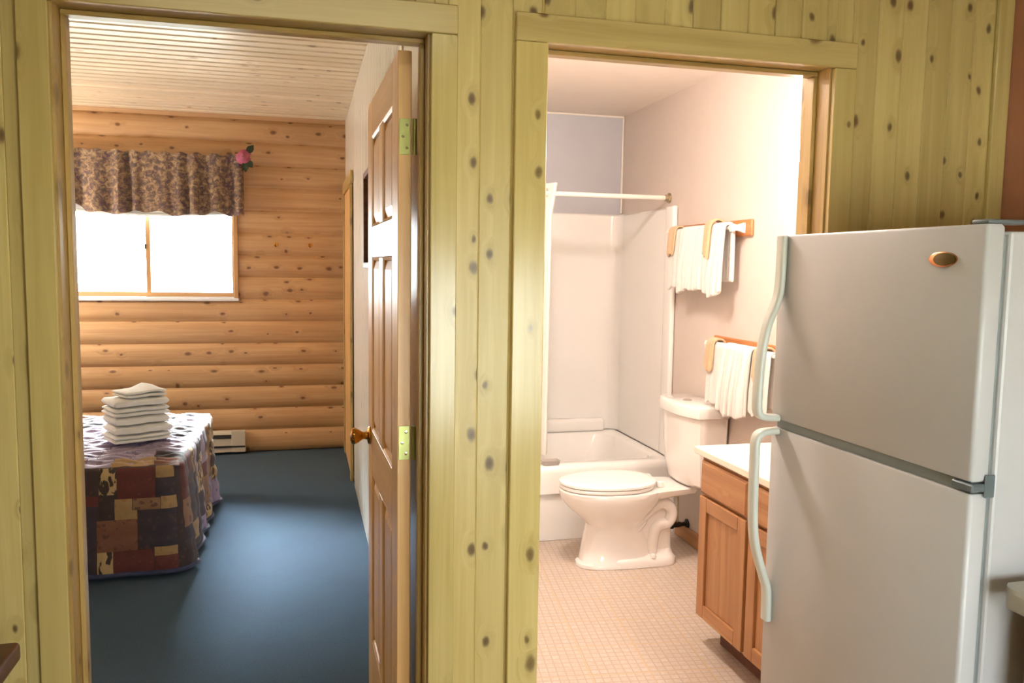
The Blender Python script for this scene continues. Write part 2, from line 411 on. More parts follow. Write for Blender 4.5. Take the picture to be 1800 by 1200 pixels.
st(MB().box(KL, KR+.1, KB-.1, .112, -.1, -.001), 'floor', 'kitchen_floor', label='tan vinyl kitchen floor')
st(MB().box(KL-.1, KR+.1, KB-.1, .012, KH, KH+.1), 'ceiling', 'drywall', label='kitchen ceiling')
st(MB().box(KR, KR+.1, KB, .012, 0, KH), 'wall_right', 'brown_wall', label='plain brown side wall behind the refrigerator')
st(MB().box(KL-.1, KL, KB, .012, 0, KH), 'wall_left', 'pine_v', label='kitchen side wall of pine')
mb = MB(); wx0, wx1, wz0, wz1 = .40, 1.42, .60, 1.55
mb.box(KL-.1, wx0, KB-.1, KB, 0, KH); mb.box(wx1, KR+.1, KB-.1, KB, 0, KH); mb.box(wx0, wx1, KB-.1, KB, 0, wz0); mb.box(wx0, wx1, KB-.1, KB, wz1, KH)
st(mb, 'wall_back', 'pine_v', label='kitchen wall with the window behind the camera')
win2 = empty('window_2', ((wx0+wx1)/2, KB, wz0), kind='structure', label='kitchen window behind the camera')
def sub(parent, mbx, name, mat, smooth=True, **kw):
    """build in world coordinates, then parent keeping the place"""
    o = mbx.build(name, mat, None, smooth, **kw); o.parent = parent
    bpy.context.view_layer.update()
    o.matrix_parent_inverse = parent.matrix_world.inverted(); return o
bpy.context.view_layer.update()
mb = MB(); mb.box(wx0, wx1, KB-.08, KB+.01, wz0, wz0+.05); mb.box(wx0, wx1, KB-.08, KB+.01, wz1-.05, wz1); mb.box(wx0, wx0+.05, KB-.08, KB+.01, wz0, wz1)
mb.box(wx1-.05, wx1, KB-.08, KB+.01, wz0, wz1); mb.box(.89, .93, KB-.08, KB+.01, wz0, wz1); sub(win2, mb, 'window_frame', 'sill_white', False)
sub(win2, MB().box(wx0+.05, wx1-.05, KB-.05, KB-.044, wz0+.05, wz1-.05), 'pane', 'glass', False)

# bedroom
st(MB().box(BED_L, BRW+.06, .112, YB+.3, -.1, 0), 'floor', 'carpet', label='blue cut pile carpet in the bedroom')
st(MB().box(BRW, BATH_L, .112, YB+.3, 0, 2.8), 'wall_bedroom_right', 'pale_pine', label='pale glossy pine wall behind the open door')
st(MB().box(BED_L-.1, BED_L, .112, YB+.3, 0, 2.8), 'wall_bedroom_left', 'pale_pine', label='bedroom side wall at the head of the bed')
# grooves: thin vertical boards on the visible right wall
mb = MB(); yy = .9
while yy < 3.6:
    mb.box(BRW-.006, BRW+.004, yy+.002, yy+.083, .0, BED_H, .003, 1); yy += .085
o = sub(bpy.data.objects['wall_bedroom_right'], mb, 'groove_boards', 'pale_pine', False); o['kind'] = 'stuff'
ceil_bed = st(MB().box(BED_L-.1, BATH_L, .1, YB+.3, BED_H+.024, BED_H+.15), 'ceiling', 'brown_wood', label='pale pine board ceiling of the bedroom')
cb = .1055
m_ = MB(); e = cb/2 - .0065; m_.prism([(-e, .0238), (-e, .014), (-e+.010, 0), (e-.010, 0), (e, .014), (e, .0238)], BED_L-BRW, 0, 'x')
cme = m_.mesh('board', 'ceil')
yy = YB - cb/2
while yy > .12: inst('board', cme, (BRW, yy, BED_H), ceil_bed); yy -= cb

# log wall (one object for each log), window opening
WX0, WX1, WZ0, WZ1 = -1.80, -.49, 1.232, 2.06
wall_log = st(MB().box(BED_L-.1, WX0-.02, YB+.05, YB+.17, 0, 2.8).box(WX1+.02, BATH_L, YB+.05, YB+.17, 0, 2.8).box(WX0-.02, WX1+.02, YB+.05, YB+.17, 0, WZ0).box(WX0-.02, WX1+.02, YB+.05, YB+.17, WZ1, 2.8),
              'wall_bedroom_back', 'log', label='wall of rounded orange pine logs around the window')
LH = .1735; nlog = 16
def log_mesh(x0, x1, z0, z1, zl, zh):
    m = MB(); prof = []
    N = 9
    for k in range(N+1):
        z = z0 + (z1-z0)*k/N; t = ((z - zl)/(zh - zl))*2 - 1
        prof.append((YB - .004 + .030*abs(t)**3.0, z))
    poly = [(YB+.055, z0)] + prof + [(YB+.055, z1)]
    m.prism([(p[0]-YB, p[1]-zl) for p in poly], x0, x1, 'x')
    return m.mesh('log', 'log', True)
for k in range(nlog):
    zl = .012 + (k)*LH - .004; zh = zl + LH; zt = min(zh, BED_H+.01)
    if k == 0: zl0 = 0
    spans = [(BED_L, BRW)]
    pieces = []
    if zt <= WZ0+.001 or zl >= WZ1-.001: pieces = [(BED_L, BRW, max(zl, 0), zt)]
    else:
        if zl < WZ0: pieces.append((WX0, WX1, zl, WZ0))
        if zt > WZ1: pieces.append((WX0, WX1, WZ1, zt))
        pieces += [(BED_L, WX0, zl, zt), (WX1, BRW, zl, zt)]
    for p in pieces:
        if p[3]-p[2] < .012: continue
        inst('log', log_mesh(p[0], p[1], p[2], p[3], zl, zh), (0, YB, zl), wall_log)
# roof slab and eave outside, ground
st(MB().box(BED_L-.6, 2.9, KB-.5, YB+.95, 2.85, 2.95), 'roof', 'roof', label='roof slab with eave overhang')
st(MB().box(-30, 30, YB+.3, 60, -.45, -.35).box(-30, 30, -60, KB-.1, -.45, -.35), 'ground', 'ground', label='pale gravel ground outside')

# bath shell
st(MB().box(BATH_L, BATH_R+.1, .112, BATH_Y+.1, -.1, 0), 'floor', 'vinyl', label='beige patterned vinyl floor of the bathroom')
st(MB().box(BATH_R, BATH_R+.1, .112, BATH_Y+.1, 0, 2.8), 'wall_bath_right', 'bath_paint', label='cream painted bathroom wall with towel racks')
st(MB().box(BATH_L, BATH_R, BATH_Y, BATH_Y+.1, 0, 2.8), 'wall_bath_back', 'blue_paint', label='blue grey painted wall above the shower surround')
st(MB().box(BATH_L, BATH_L+.012, .112, BATH_Y, 0, BATH_H), 'wall_bath_left', 'bath_paint', label='cream bathroom wall on the doorway side')
st(MB().box(BATH_L+.012, AXL-.02, .112, .122, 0, BATH_H).box(AXR+.02, BATH_R, .112, .122, 0, BATH_H).box(AXL-.02, AXR+.02, .112, .122, HEAD+.02, BATH_H), 'wall_bath_front', 'bath_paint', label='cream bathroom side of the doorway wall')
st(MB().box(BATH_L, BATH_R+.1, .112, BATH_Y+.1, BATH_H, BATH_H+.1), 'ceiling', 'bath_ceiling', label='pale bathroom ceiling')
tr3 = empty('trim_3', (BATH_R, BATH_Y, BATH_H), kind='structure', label='thin white corner beads framing the blue wall')
bpy.context.view_layer.update()
sub(tr3, MB().box(BATH_L+.02, BATH_R-.001, BATH_Y-.014, BATH_Y-.001, BATH_H-.014, BATH_H-.001, .003, 1), 'bead', 'white_trim', False)
sub(tr3, MB().box(BATH_R-.014, BATH_R-.001, BATH_Y-.014, BATH_Y-.001, 1.87, BATH_H-.015, .003, 1), 'bead', 'white_trim', False)
bb = empty('baseboard_bath', (BATH_R, 1.5, 0), kind='structure', label='brown wooden baseboard below the towel racks')
bpy.context.view_layer.update()
sub(bb, MB().box(BATH_R-.014, BATH_R-.001, 1.0, 2.23, .002, .085, .004, 2), 'board', 'oak_h', False)

# ------------------------------------------------------------------ door trims
def door_trim(name, xl, xr, cl, cr, label):
    t = empty(name, ((xl+xr)/2, 0, 0), kind='structure', label=label); bpy.context.view_layer.update()
    c0, c1 = -.0185, -.0005
    sub(t, MB().box(cl[0], cl[1], c0, c1, 0, HEAD-.004, .002, 1), 'side_casing', 'pine_casing_v', False)
    sub(t, MB().box(cr[0], cr[1], c0, c1, 0, HEAD-.004, .002, 1), 'side_casing', 'pine_casing_v', False)
    sub(t, MB().box(cl[0], cr[1], c0-.001, c1, HEAD-.003, HEAD+.062, .002, 1), 'head_casing', 'pine_casing_h', False)
    jy0, jy1 = -.0004, .122
    sub(t, MB().box(xl-.019, xl, jy0, jy1, 0, HEAD), 'jamb', 'jamb_v', False)
    sub(t, MB().box(xr, xr+.019, jy0, jy1, 0, HEAD), 'jamb', 'jamb_v', False)
    sub(t, MB().box(xl-.019, xr+.019, jy0, jy1, HEAD+.0005, HEAD+.0195), 'head_jamb', 'jamb_h', False)
    s0, s1 = .052, .086
    sub(t, MB().box(xl+.0003, xl+.0115, s0, s1, 0, HEAD-.012, .002, 1), 'stop', 'jamb_v', False)
    sub(t, MB().box(xr-.0115, xr-.0003, s0, s1, 0, HEAD-.012, .002, 1), 'stop', 'jamb_v', False)
    sub(t, MB().box(xl+.0003, xr-.0003, s0, s1, HEAD-.0118, HEAD-.0003, .002, 1), 'head_stop', 'jamb_h', False)
    return t
door_trim('trim_1', BXL, BXR, (-.565, -.505), (.2905, .3525), 'yellow pine casing and jamb around the bedroom doorway')
door_trim('trim_2', AXL, AXR, (.4915, .5705), (1.3565, 1.421), 'yellow pine casing and jamb around the bathroom doorway')
tr4 = empty('trim_4', (KR, 0, 0), kind='structure', label='pine corner board where the pine wall meets the brown wall'); bpy.context.view_layer.update()
sub(tr4, MB().box(KR-.052, KR-.001, -.016, -.0006, 0, KH, .003, 1), 'corner_board', 'pine_casing_v', False)

# ------------------------------------------------------------------ open six panel door
def panel_door(name, hinge, ang, width, height, thick, label, knob_side=True):
    """door in local coords: x along the leaf from the hinge, y through the leaf (y=+thick is the face seen), z up"""
    d = empty(name, hinge, ang, kind='structure', label=label)
    W, H, T = width, height, thick
    stw, mid, g = .115, .09, .0006
    rails = [(0.0, .22), (.80, .95), (1.52, 1.62), (H-.115, H)]
    mb_ = lambda: MB()
    def kid(m, nm, mat, sm=False, par=d, **kw): return m.build(nm, mat, par, sm, **kw)
    kid(MB().box(0, stw, 0, T, 0, H, .0015, 1), 'stile', 'door_v'); kid(MB().box(W-stw, W, 0, T, 0, H, .0015, 1), 'stile', 'door_v')
    c0 = W/2 - mid/2
    for a, b in rails: kid(MB().box(stw+g, W-stw-g, .0, T, a, b, .0015, 1), 'rail', 'door_x')
    for (a0, a1), (b0, b1) in zip(rails, rails[1:]):
        kid(MB().box(c0, c0+mid, 0, T, a1+g, b0-g, .0015, 1), 'muntin', 'door_v')
        for x0, x1 in ((stw+g, c0-g), (c0+mid+g, W-stw-g)):
            m = MB(); z0, z1 = a1+g, b0-g
            for sgn in (0, 1):
                ys = [T-.010, T-.012, T-.003] if sgn else [.010, .012, .003]
                ins = [.0, .010, .036]
                rings = [[(x0+i, y, z0+i), (x1-i, y, z0+i), (x1-i, y, z1-i), (x0+i, y, z1-i)] for i, y in zip(ins, ys)]
                m.loft(rings, False, True)
            kid(m, 'panel', 'door_v')
            # sticking moulding: bevelled frame round the panel
            m = MB()
            for sgn in (0, 1):
                f = (lambda y: T-y) if sgn else (lambda y: y)
                rings = [[(x0+i, f(y), z0+i), (x1-i, f(y), z0+i), (x1-i, f(y), z1-i), (x0+i, f(y), z1-i)] for i, y in ((0, .0005), (.008, .004), (.011, .0115))]
                m.loft(rings, False, False)
            kid(m, 'moulding', 'door_v')
    return d, kid
M['door_x'] = wood('door_fir_rail', OL, OD, 'x', .36, .15, .6, coat=.0)
DANG = math.radians(90 + 1.1)
hinge = (.264, .128, .012)
door, kid = panel_door('door_1', hinge, DANG, .755, 2.022, .034, 'open six panel orange wood door with brass knob')
# hinges: leaf on the door edge and knuckle
for hz in (1.770, 1.000, .16):
    h = kid(MB().box(-.0022, -.0002, .003, .031, hz, hz+.088, .0006, 1), 'hinge', 'hinge')
    k = MB(); k.lathe([(.0058, 0), (.0058, .0285), (.0052, .029), (.0052, .0305), (.0058, .031), (.0058, .0575), (.0052, .058), (.0052, .0595), (.0058, .06), (.0058, .088)], (-.004, -.007, hz), 'z', 12)
    kk = k.build('knuckle', 'hinge', h, True)
    for sy, sz in ((.012, .016), (.022, .044), (.012, .072)):
        MB().lathe([(.0001, -.0032), (.0036, -.003), (.0036, -.0021)], (0, sy, hz+sz), 'x', 10).build('screw', 'chrome', h, True)
kz = .923
def knob(fy, s):
    k = MB(); k.lathe([(.0305, .0004*s), (.031, .004*s), (.027, .009*s), (.014, .012*s), (.0125, .022*s), (.0150, .030*s), (.023, .040*s), (.0275, .050*s), (.0285, .057*s), (.026, .063*s), (.017, .067*s), (.001, .068*s)], (.755-.068, fy, kz), 'y', 28)
    return k.build('knob', 'brass', door, True, label='round brass door knob')
knob(.034, 1); knob(0, -1)

# closet door far along the right wall
d2 = empty('door_2', (BRW, 4.2, 0), kind='structure', label='orange pine closet door beside the log wall'); bpy.context.view_layer.update()
sub(d2, MB().box(BRW-.024, BRW-.007, 3.735, 3.815, 0, 2.05, .002, 1), 'side_casing', 'jamb_v', False)
sub(d2, MB().box(BRW-.024, BRW-.007, 4.62, 4.70, 0, 2.05, .002, 1), 'side_casing', 'jamb_v', False)
sub(d2, MB().box(BRW-.026, BRW-.007, 3.66, 4.745, 2.0505, 2.135, .002, 1), 'head_casing', 'jamb_v', False)
sub(d2, MB().box(BRW-.016, BRW-.007, 3.8155, 4.6195, .012, 2.045, .002, 1), 'slab', 'door_v', False)
# mirror on right wall
mi = empty('wall_frame', (BRW-.007, 2.2, 1.74), label='dark framed rectangle hanging on the pale wall behind the open door', cat='wall frame'); bpy.context.view_layer.update()
a, b, c, dz = 1.95, 2.49, 1.49, 1.985
for bx in ((a, b, c, c+.03), (a, b, dz-.03, dz), (a, a+.03, c+.0305, dz-.0305), (b-.03, b, c+.0305, dz-.0305)):
    sub(mi, MB().box(BRW-.024, BRW-.0065, *bx, .002, 1), 'frame', 'brown_wood', False)
sub(mi, MB().box(BRW-.012, BRW-.0068, a+.031, b-.031, c+.031, dz-.031), 'glass', 'mirror', False)

# ------------------------------------------------------------------ bedroom window
win = empty('window_1', ((WX0+WX1)/2, YB, WZ0), kind='structure', label='sliding bedroom window with tan frame and bright daylight'); bpy.context.view_layer.update()
f0, f1 = YB-.018, YB+.14
fw_ = .032
for bx in ((WX0, WX0+fw_, WZ0, WZ1), (WX1-fw_, WX1, WZ0, WZ1)): sub(win, MB().box(bx[0], bx[1], f0, f1, bx[2], bx[3], .003, 1), 'side_frame', 'frame_vinyl', False)
sub(win, MB().box(WX0+fw_, WX1-fw_, f0, f1, WZ1-fw_, WZ1), 'head_frame', 'frame_vinyl', False)
sub(win, MB().box(WX0-.01, WX1+.004, f0-.012, f1, WZ0-.022, WZ0-.001, .003, 1), 'sill', 'sill_white', False)
sub(win, MB().box(WX0+fw_, WX1-fw_, f0+.02, f1, WZ0, WZ0+.008, .001, 1), 'track', 'sill_white', False)
cx = -1.142
def sash(x0, x1, y, w0, w1):
    s = empty('sash', (x0, y, WZ0)); s.parent = win; s.matrix_parent_inverse = win.matrix_world.inverted(); bpy.context.view_layer.update()
    z0, z1 = WZ0+.009, WZ1-fw_-.002; t = .028
    m = MB(); m.box(x0, x0+w0, y, y+t, z0, z1); m.box(x1-w1, x1, y, y+t, z0, z1); m.box(x0+w0, x1-w1, y, y+t, z0, z0+.034); m.box(x0+w0, x1-w1, y, y+t, z1-.034, z1)
    sub(s, m, 'sash_frame', 'frame_vinyl', False)
    sub(s, MB().box(x0+w0-.003, x1-w1+.003, y+.012, y+.016, z0+.03, z1-.03), 'pane', 'glass', False)
    return s
sash(WX0+fw_+.001, cx+.016, YB+.055, .03, .030); s2 = sash(cx-.016, WX1-fw_-.001, YB+.02, .032, .012)
sub(win, MB().box(cx-.022, cx-.014, YB+.01, YB+.02, 1.60, 1.64, .003, 1), 'latch', 'dark_metal', False)

# raised blind behind the valance: sagging white bottom rail
bl = empty('roller_blind', (-1.15, YB-.03, 1.88), label='white rolled up blind sagging below the floral valance', cat='window blind'); bpy.context.view_layer.update()
def sag(x): t = (x+1.15)/.62; return 1.872 + .030*t*t - .012
sub(bl, MB().tube([(-1.77+1.24*k/24, YB-.036, sag(-1.77+1.24*k/24)) for k in range(25)], .011, 10), 'bottom_rail', 'shade_cloth')
sub(bl, MB().grid(lambda u, v: (-1.77+1.24*u, YB-.032, sag(-1.77+1.24*u)*(1-v)+v*2.04), 24, 2), 'cloth', 'shade_cloth')

# valance
va = empty('valance', (-1.1, YB-.06, 1.87), label='gathered floral valance hanging over the bedroom window', cat='valance'); bpy.context.view_layer.update()
VX0, VX1 = -1.93, -.435
rv = random.Random(3); ph = [rv.uniform(0, 6) for _ in range(8)]
def val(u, v):
    x = VX0 + (VX1-VX0)*u
    fold = math.sin(u*2*PI*11 + ph[0] + 1.3*math.sin(u*21+ph[1])) * .55 + math.sin(u*2*PI*8.3 + ph[2]) * .45
    amp = .010 + .024*max(0, v-.12)
    if v < .12: amp = .012
    bot = 1.868 + .012*math.sin(u*2*PI*3.1+ph[3]) + .010*math.sin(u*2*PI*7.7+ph[4])
    if u > .0 and .16 < u < .26: bot += .035*math.sin((u-.16)/.10*PI)
    top = 2.318 + .008*math.sin(u*2*PI*13+ph[5]); z = top + (bot-top)*v
    y = YB - .105 + fold*amp*2.1 - .012*v
    pin = math.exp(-((v-.13)/.035)**2); y += pin*.004
    if u > .985: y += (u-.985)/.015*.045
    return (x, y, z)
o = sub(va, MB().grid(val, 260, 22), 'fabric', 'valance', 'all')
sub(va, MB().tube([(VX0-.02, YB-.055, 2.262), (VX1+.005, YB-.055, 2.262)], .008, 10), 'rod', 'white_metal')
# artificial rose at the valance corner
ro = empty('silk_rose', (-.425, YB-.10, 2.30), label='pink artificial rose with dark leaves pinned to the valance corner', cat='flower'); bpy.context.view_layer.update()
rr = random.Random(5)
for k in range(13):
    a = k*2.4; R0 = .010 + .0042*k
    cxp, czp = -.425 + .5*R0*math.cos(a), 2.305 + .5*R0*math.sin(a)
    m = MB()
    def pet(u, v, a=a, R0=R0):
        t = (u-.5)*1.9; rad = R0*(.35+.65*v); aa = a + t
        return (-.425 + rad*math.cos(aa)*1.0, YB-.155 - .030*(1-k/13) + .016*v*(k/13) - .014*(1-v) + .006*abs(u-.5), 2.305 + rad*math.sin(aa))
    sub(ro, m.grid(pet, 8, 4), 'petal', 'rose', 'all')
for a, L in ((.9, .085), (-1.45, .085), (-.9, .07)):
    def lf(u, v, a=a, L=L):
        r_ = .03 + L*u; wd = .026*math.sin(PI*min(1, u*.97+.02))*(v-.5)*2
        return (-.425 + r_*math.cos(a) - wd*math.sin(a), YB-.142 - .01*abs(v-.5) - .012*math.sin(u*3), 2.305 + r_*math.sin(a) + wd*math.cos(a))
    sub(ro, MB().grid(lf, 8, 4), 'leaf', 'leaf', 'all')

# wall hooks
def hook(x, z, lab):
    h = empty('wall_hook', (x, YB-.004, z), label=lab, cat='hook', group='brass hooks on the log wall'); bpy.context.view_layer.update()
    sub(h, MB().lathe([(.016, 0), (.016, -.004), (.010, -.007)], (x, YB-.004, z), 'y', 14), 'plate', 'brass')
    sub(h, MB().tube([(x, YB-.008, z), (x, YB-.03, z-.004), (x, YB-.045, z-.016), (x, YB-.052, z-.004), (x, YB-.054, z+.010)], [.005, .005, .005, .005, .007], 8), 'prong', 'brass')
hook(-.205, 1.655, 'small brass wall hook nearer the bedroom window'); hook(.056, 1.655, 'small brass wall hook nearer the closet door')

# baseboard heater
he = empty('baseboard_heater', (-1.0, YB-.03, .02), label='white electric baseboard heater on the log wall behind the bed', cat='heater'); bpy.context.view_layer.update()
hx0, hx1 = -1.75, -.452; hy = YB-.004
sub(he, MB().prism([(hy, .022), (hy-.052, .022), (hy-.052, .058), (hy-.046, .062), (hy-.046, .128), (hy-.030, .172), (hy-.012, .188), (hy, .188)], hx0, hx1-.105, 'x'), 'body', 'white_metal', False)
sub(he, MB().box(hx1-.104, hx1, hy-.056, hy, .02, .19, .004, 2), 'end_cap', 'white_metal', False)
sub(he, MB().box(hx0+.01, hx1-.106, hy-.050, hy-.0365, .130, .158), 'upper_grille', 'dark', False)
sub(he, MB().box(hx0+.01, hx1-.001, hy-.0575, hy-.047, .058, .072), 'lower_slot', 'dark_metal', False)

# ------------------------------------------------------------------ bed
BX, BY0, BY1, BZ = -.585, 2.175, 3.56, .535
bed = empty('bed', (-1.55, (BY0+BY1)/2, 0), label='bed with its side toward the doorway under a patchwork quilt', cat='bed'); bpy.context.view_layer.update()
sub(bed, MB().box(-2.6, BX-.03, BY0+.03, BY1-.03, .30, BZ-.012, .05, 3), 'mattress', 'towel')
sub(bed, MB().box(-2.6, BX-.04, BY0+.04, BY1-.04, .10, .298, .01, 1), 'box_spring', 'brown_wood', False)
for lx in (-2.5, BX-.12):
    for ly in (BY0+.12, BY1-.12): sub(bed, MB().lathe([(.022, 0), (.026, .02), (.026, .0995)], (lx, ly, 0), 'z', 12), 'leg', 'dark_metal')
sub(bed, MB().box(-2.69, -2.65, BY0, BY1, .0, 1.05, .012, 2), 'headboard', 'brown_wood', False)
quilt = empty('patchwork_quilt', (-1.55, (BY0+BY1)/2, .5), label='patchwork quilt in maroon, brown and cream draped over the bed', cat='quilt'); bpy.context.view_layer.update()
CR = .07
XL = -2.62
def outline(s):
    """distance s along: 0 at the near right corner; negative runs left along the near side, positive runs back along the foot end"""
    h = CR*PI/4
    if s < -h: return Vector((BX-CR+(s+h), BY0, 0)), Vector((0, -1, 0))
    if s < h:
        a = -PI/2 + (s+h)/(2*h)*PI/2
        n = Vector((math.cos(a), math.sin(a), 0)); return Vector((BX-CR, BY0+CR, 0)) + n*CR, n
    L = (BY1-BY0-2*CR)
    if s < h+L: return Vector((BX, BY0+CR+(s-h), 0)), Vector((1, 0, 0))
    if s < 3*h+L:
        a = (s-h-L)/(2*h)*PI/2; n = Vector((math.cos(a), math.sin(a), 0)); return Vector((BX-CR, BY1-CR, 0)) + n*CR, n
    return Vector((BX-CR-(s-3*h-L), BY1, 0)), Vector((0, 1, 0))
HH = CR*PI/4; SMAX = 3*HH + (BY1-BY0-2*CR) + 1.9
DROP = .50
def drape(s, t, off=0.0):
    """t: 0 top edge, 1 hem"""
    p, n = outline(s)
    tt = max(0, t)
    rad = .05
    k = min(1, tt*DROP/rad)
    out = .012 + .030*tt + (.006*math.sin(s*34) + .010*math.sin(s*17+1))*tt*(1 if s > 0 else .35)
    if s > HH: out += .003*math.sin(tt*DROP*2*PI/.09 + 2*math.sin(s*9)) + .014*tt*math.sin(s*23+.5)
    else: out += .0025*math.sin(tt*DROP*2*PI/.085)
    out -= rad*.55*(1-k)**2
    z = BZ + .008 - tt*DROP + (.0)
    if tt*DROP < rad: z = BZ + .008 - rad*(1-math.sqrt(max(0, 1-(k)**2)))*0.9 - tt*DROP*.1
    else: z = BZ + .008 - rad*.9 - rad*.1 - (tt*DROP-rad)*(DROP-.052-.0+.02)/(DROP-rad)
    q = p + n*(out+off); return Vector((q.x, q.y, max(z, .018)))
def topz(x, y):
    r = .007*math.sin(y*2*PI/.062 + 1.8*math.sin(x*8) + 1.1*math.sin(x*23+y*5)) + .005*math.sin(x*41+math.sin(y*30)*1.5) + .004*math.sin(x*13+y*9)
    ed = min(BX - x, y - BY0, BY1 - y)
    return BZ + .016 + r*min(1, max(0, ed/.05)) - .012*math.exp(-max(0, ed)/.03)
def qpatch(s0, s1, t0, t1, col, ns=None, nt=None):
    ns = ns or max(2, int((s1-s0)/.012)); nt = nt or max(2, int((t1-t0)*DROP/.014))
    m = MB(); g = .0012
    def f(u, v):
        e = 0.004*math.sin(PI*min(max(u, 0), 1))**.4*math.sin(PI*min(max(v, 0), 1))**.4
        return drape(s0+g + (s1-s0-2*g)*u, t0 + (t1-t0)*v, .0015 + e)
    sub(quilt, m.grid(f, ns, nt), 'patch', Q[col], 'all')
m = MB(); m.grid(lambda u, v: drape(-1.95 + (SMAX+1.95)*u, v), 420, 30); sub(quilt, m, 'backing', Q['brown'], 'all')
# near side patches, measured from the photograph: s in metres from the corner (409 px per metre), t over the drop
def px(x): return (x-322)/409.0 - .012
def py(y): return (y-822)/203.0
front = [(150, 190, 826, 874, 'brown'), (190, 222, 829, 873, 'cream'), (222, 291, 829, 882, 'maroon'), (291, 322, 826, 845, 'tan'), (291, 322, 845, 880, 'navy'),
         (150, 190, 874, 893, 'maroon'), (190, 217, 873, 920, 'brown'), (217, 249, 882, 903, 'tan'), (249, 300, 882, 903, 'tanprint'), (300, 324, 880, 903, 'tan'),
         (217, 258, 903, 920, 'tan'), (258, 322, 903, 974, 'navy'), (185, 258, 920, 978, 'rust'), (150, 185, 893, 1020, 'navy'),
         (185, 214, 978, 1020, 'cream'), (214, 287, 978, 1020, 'maroon'), (287, 322, 974, 991, 'tan'), (287, 322, 991, 1020, 'maroon')]
for x0, x1, yy0, yy1, c in front: qpatch(px(x0), px(x1), max(.02, py(yy0)), min(.97, py(yy1)), c)
rq = random.Random(11); cols = ['brown', 'maroon', 'navy', 'cream', 'tan', 'tanprint', 'rust']
s = px(150)
while s > -1.9:
    wd = rq.uniform(.08, .18); t = .02
    while t < .9:
        h = rq.uniform(.12, .3); t2 = min(.97, t+h)
        if .97-t2 < .08: t2 = .97
        qpatch(s-wd, s, t, t2, rq.choice(cols), 6, 6); t = t2
    s -= wd
s = .012; send = 3*HH + (BY1-BY0-2*CR)
seq = ['cream', 'navy', 'maroon', 'tan', 'brown', 'lilac', 'tanprint', 'maroon', 'cream', 'navy', 'rust', 'lilac']
i = 0
while s < send:
    wd = min(rq.uniform(.07, .14), send-s+.001); t = .02
    while t < .95:
        h = rq.uniform(.14, .34); t2 = min(.97, t+h)
        if .97-t2 < .08: t2 = .97
        qpatch(s, s+wd, t, t2, rq.choice(seq), None, None); t = t2; i += 1
    s += wd
m = MB(); m.tube([drape(-1.95 + (send+1.95)*k/160, .985, .004) for k in range(161)], .011, 8); sub(quilt, m, 'binding', Q['blue'], 'all')
# top
m = MB(); m.grid(lambda u, v: Vector((XL + (BX-.0-XL)*u, BY0 + (BY1-BY0)*v, topz(XL + (BX-XL)*u, BY0 + (BY1-BY0)*v) - .004)), 60, 60); sub(quilt, m, 'top_backing', Q['lilac'], 'all')
yr = BY0
def tpatch(x0, x1, ya, yb, c):
    m = MB(); g = .001
    m.grid(lambda u, v: Vector((x0+g+(x1-x0-2*g)*u, ya+g+(yb-ya-2*g)*v, topz(x0+(x1-x0)*u, ya+(yb-ya)*v))), max(3, int((x1-x0)/.012)), max(3, int((yb-ya)/.010)))
    sub(quilt, m, 'patch', Q[c], 'all')
r0 = True
while yr < BY1-.01:
    dy = rq.uniform(.11, .19); yb = min(BY1, yr+dy)
    if BY1-yb < .07: yb = BY1
    x = BX
    while x > -1.75:
        dx = rq.uniform(.10, .22)
        c = rq.choice(['lilac', 'lilac', 'lilac', 'tanprint', 'navy', 'lilac'])
        if yr == BY0: c = rq.choice(['rust', 'tan', 'lilac', 'maroon', 'rust'])
        tpatch(x-dx, x, yr, yb, c); x -= dx
    yr = yb

# towel stack on the bed
def folded_towel(cx, cy, z, rz, L, W, H, lab, layers=3, seed=0, corner=False):
    r = random.Random(seed); m = MB(); t = H/layers
    for k in range(layers):
        z0 = k*t; inset = r.uniform(0, .008)
        rings = []
        US = [0, .006, .02, .045, .09, .2, .3, .4, .5, .6, .7, .8, .91, .955, .98, .994, 1]; nx, pr = 16, []
        for q in range(16):
            a = q*2*PI/16; ca, sa = math.cos(a), math.sin(a)
            pr.append((math.copysign(abs(ca)**.3, ca), math.copysign(abs(sa)**.5, sa)))
        for i in range(nx+1):
            u = US[i]; x = -L/2 + inset + (L-2*inset)*u
            e = min(1, (min(u, 1-u)*L/.014 + .03))**.5
            wob = .0012*math.sin(u*9+seed+k) + .0008*math.sin(u*23+k*2)
            lift = 0
            if corner and k == layers-1: lift = .024*math.exp(-((u-.72)/.16)**2)
            rings.append([(x, (W/2-inset)*py_*(1-.02*(1-e)) + .003*math.sin(u*13+k), z0 + t/2 + wob + pz*t*.5*e + (lift if pz > 0 and py_ > -.3 else lift*.3)) for py_, pz in pr])
        m.loft(rings)
    o = m.build('folded_towel', 'towel', None, True, label=lab, cat='towel', group='white towels stacked on the bed')
    o.location = (cx, cy, z); o.rotation_euler = (0, 0, rz); return o
tz = BZ + .034
stack = [(.305, .225, .040, .0, 0, .12), (.295, .22, .042, .004, .005, .08), (.290, .215, .042, -.004, .006, .15), (.290, .215, .044, -.004, .008, .10), (.282, .21, .040, -.006, .010, .13)]
names_ = ['bottom white folded towel of the stack on the quilt', 'second lowest white folded towel of the stack on the quilt', 'middle white folded towel of the stack on the quilt', 'fourth white folded towel up in the stack on the quilt', 'fifth white folded towel, just under the top one of the stack']
for k, (L, W, H, dx, dy, rz) in enumerate(stack):
    folded_towel(-.861+dx, 2.69+dy, tz, rz+.38, L, W, H, names_[k], 2 if k in (0, 3) else 1, k); tz += H + .0045
folded_towel(-.845, 2.70, tz, .62, .225, .17, .036, 'topmost small white towel of the stack, one corner raised', 2, 9, True)

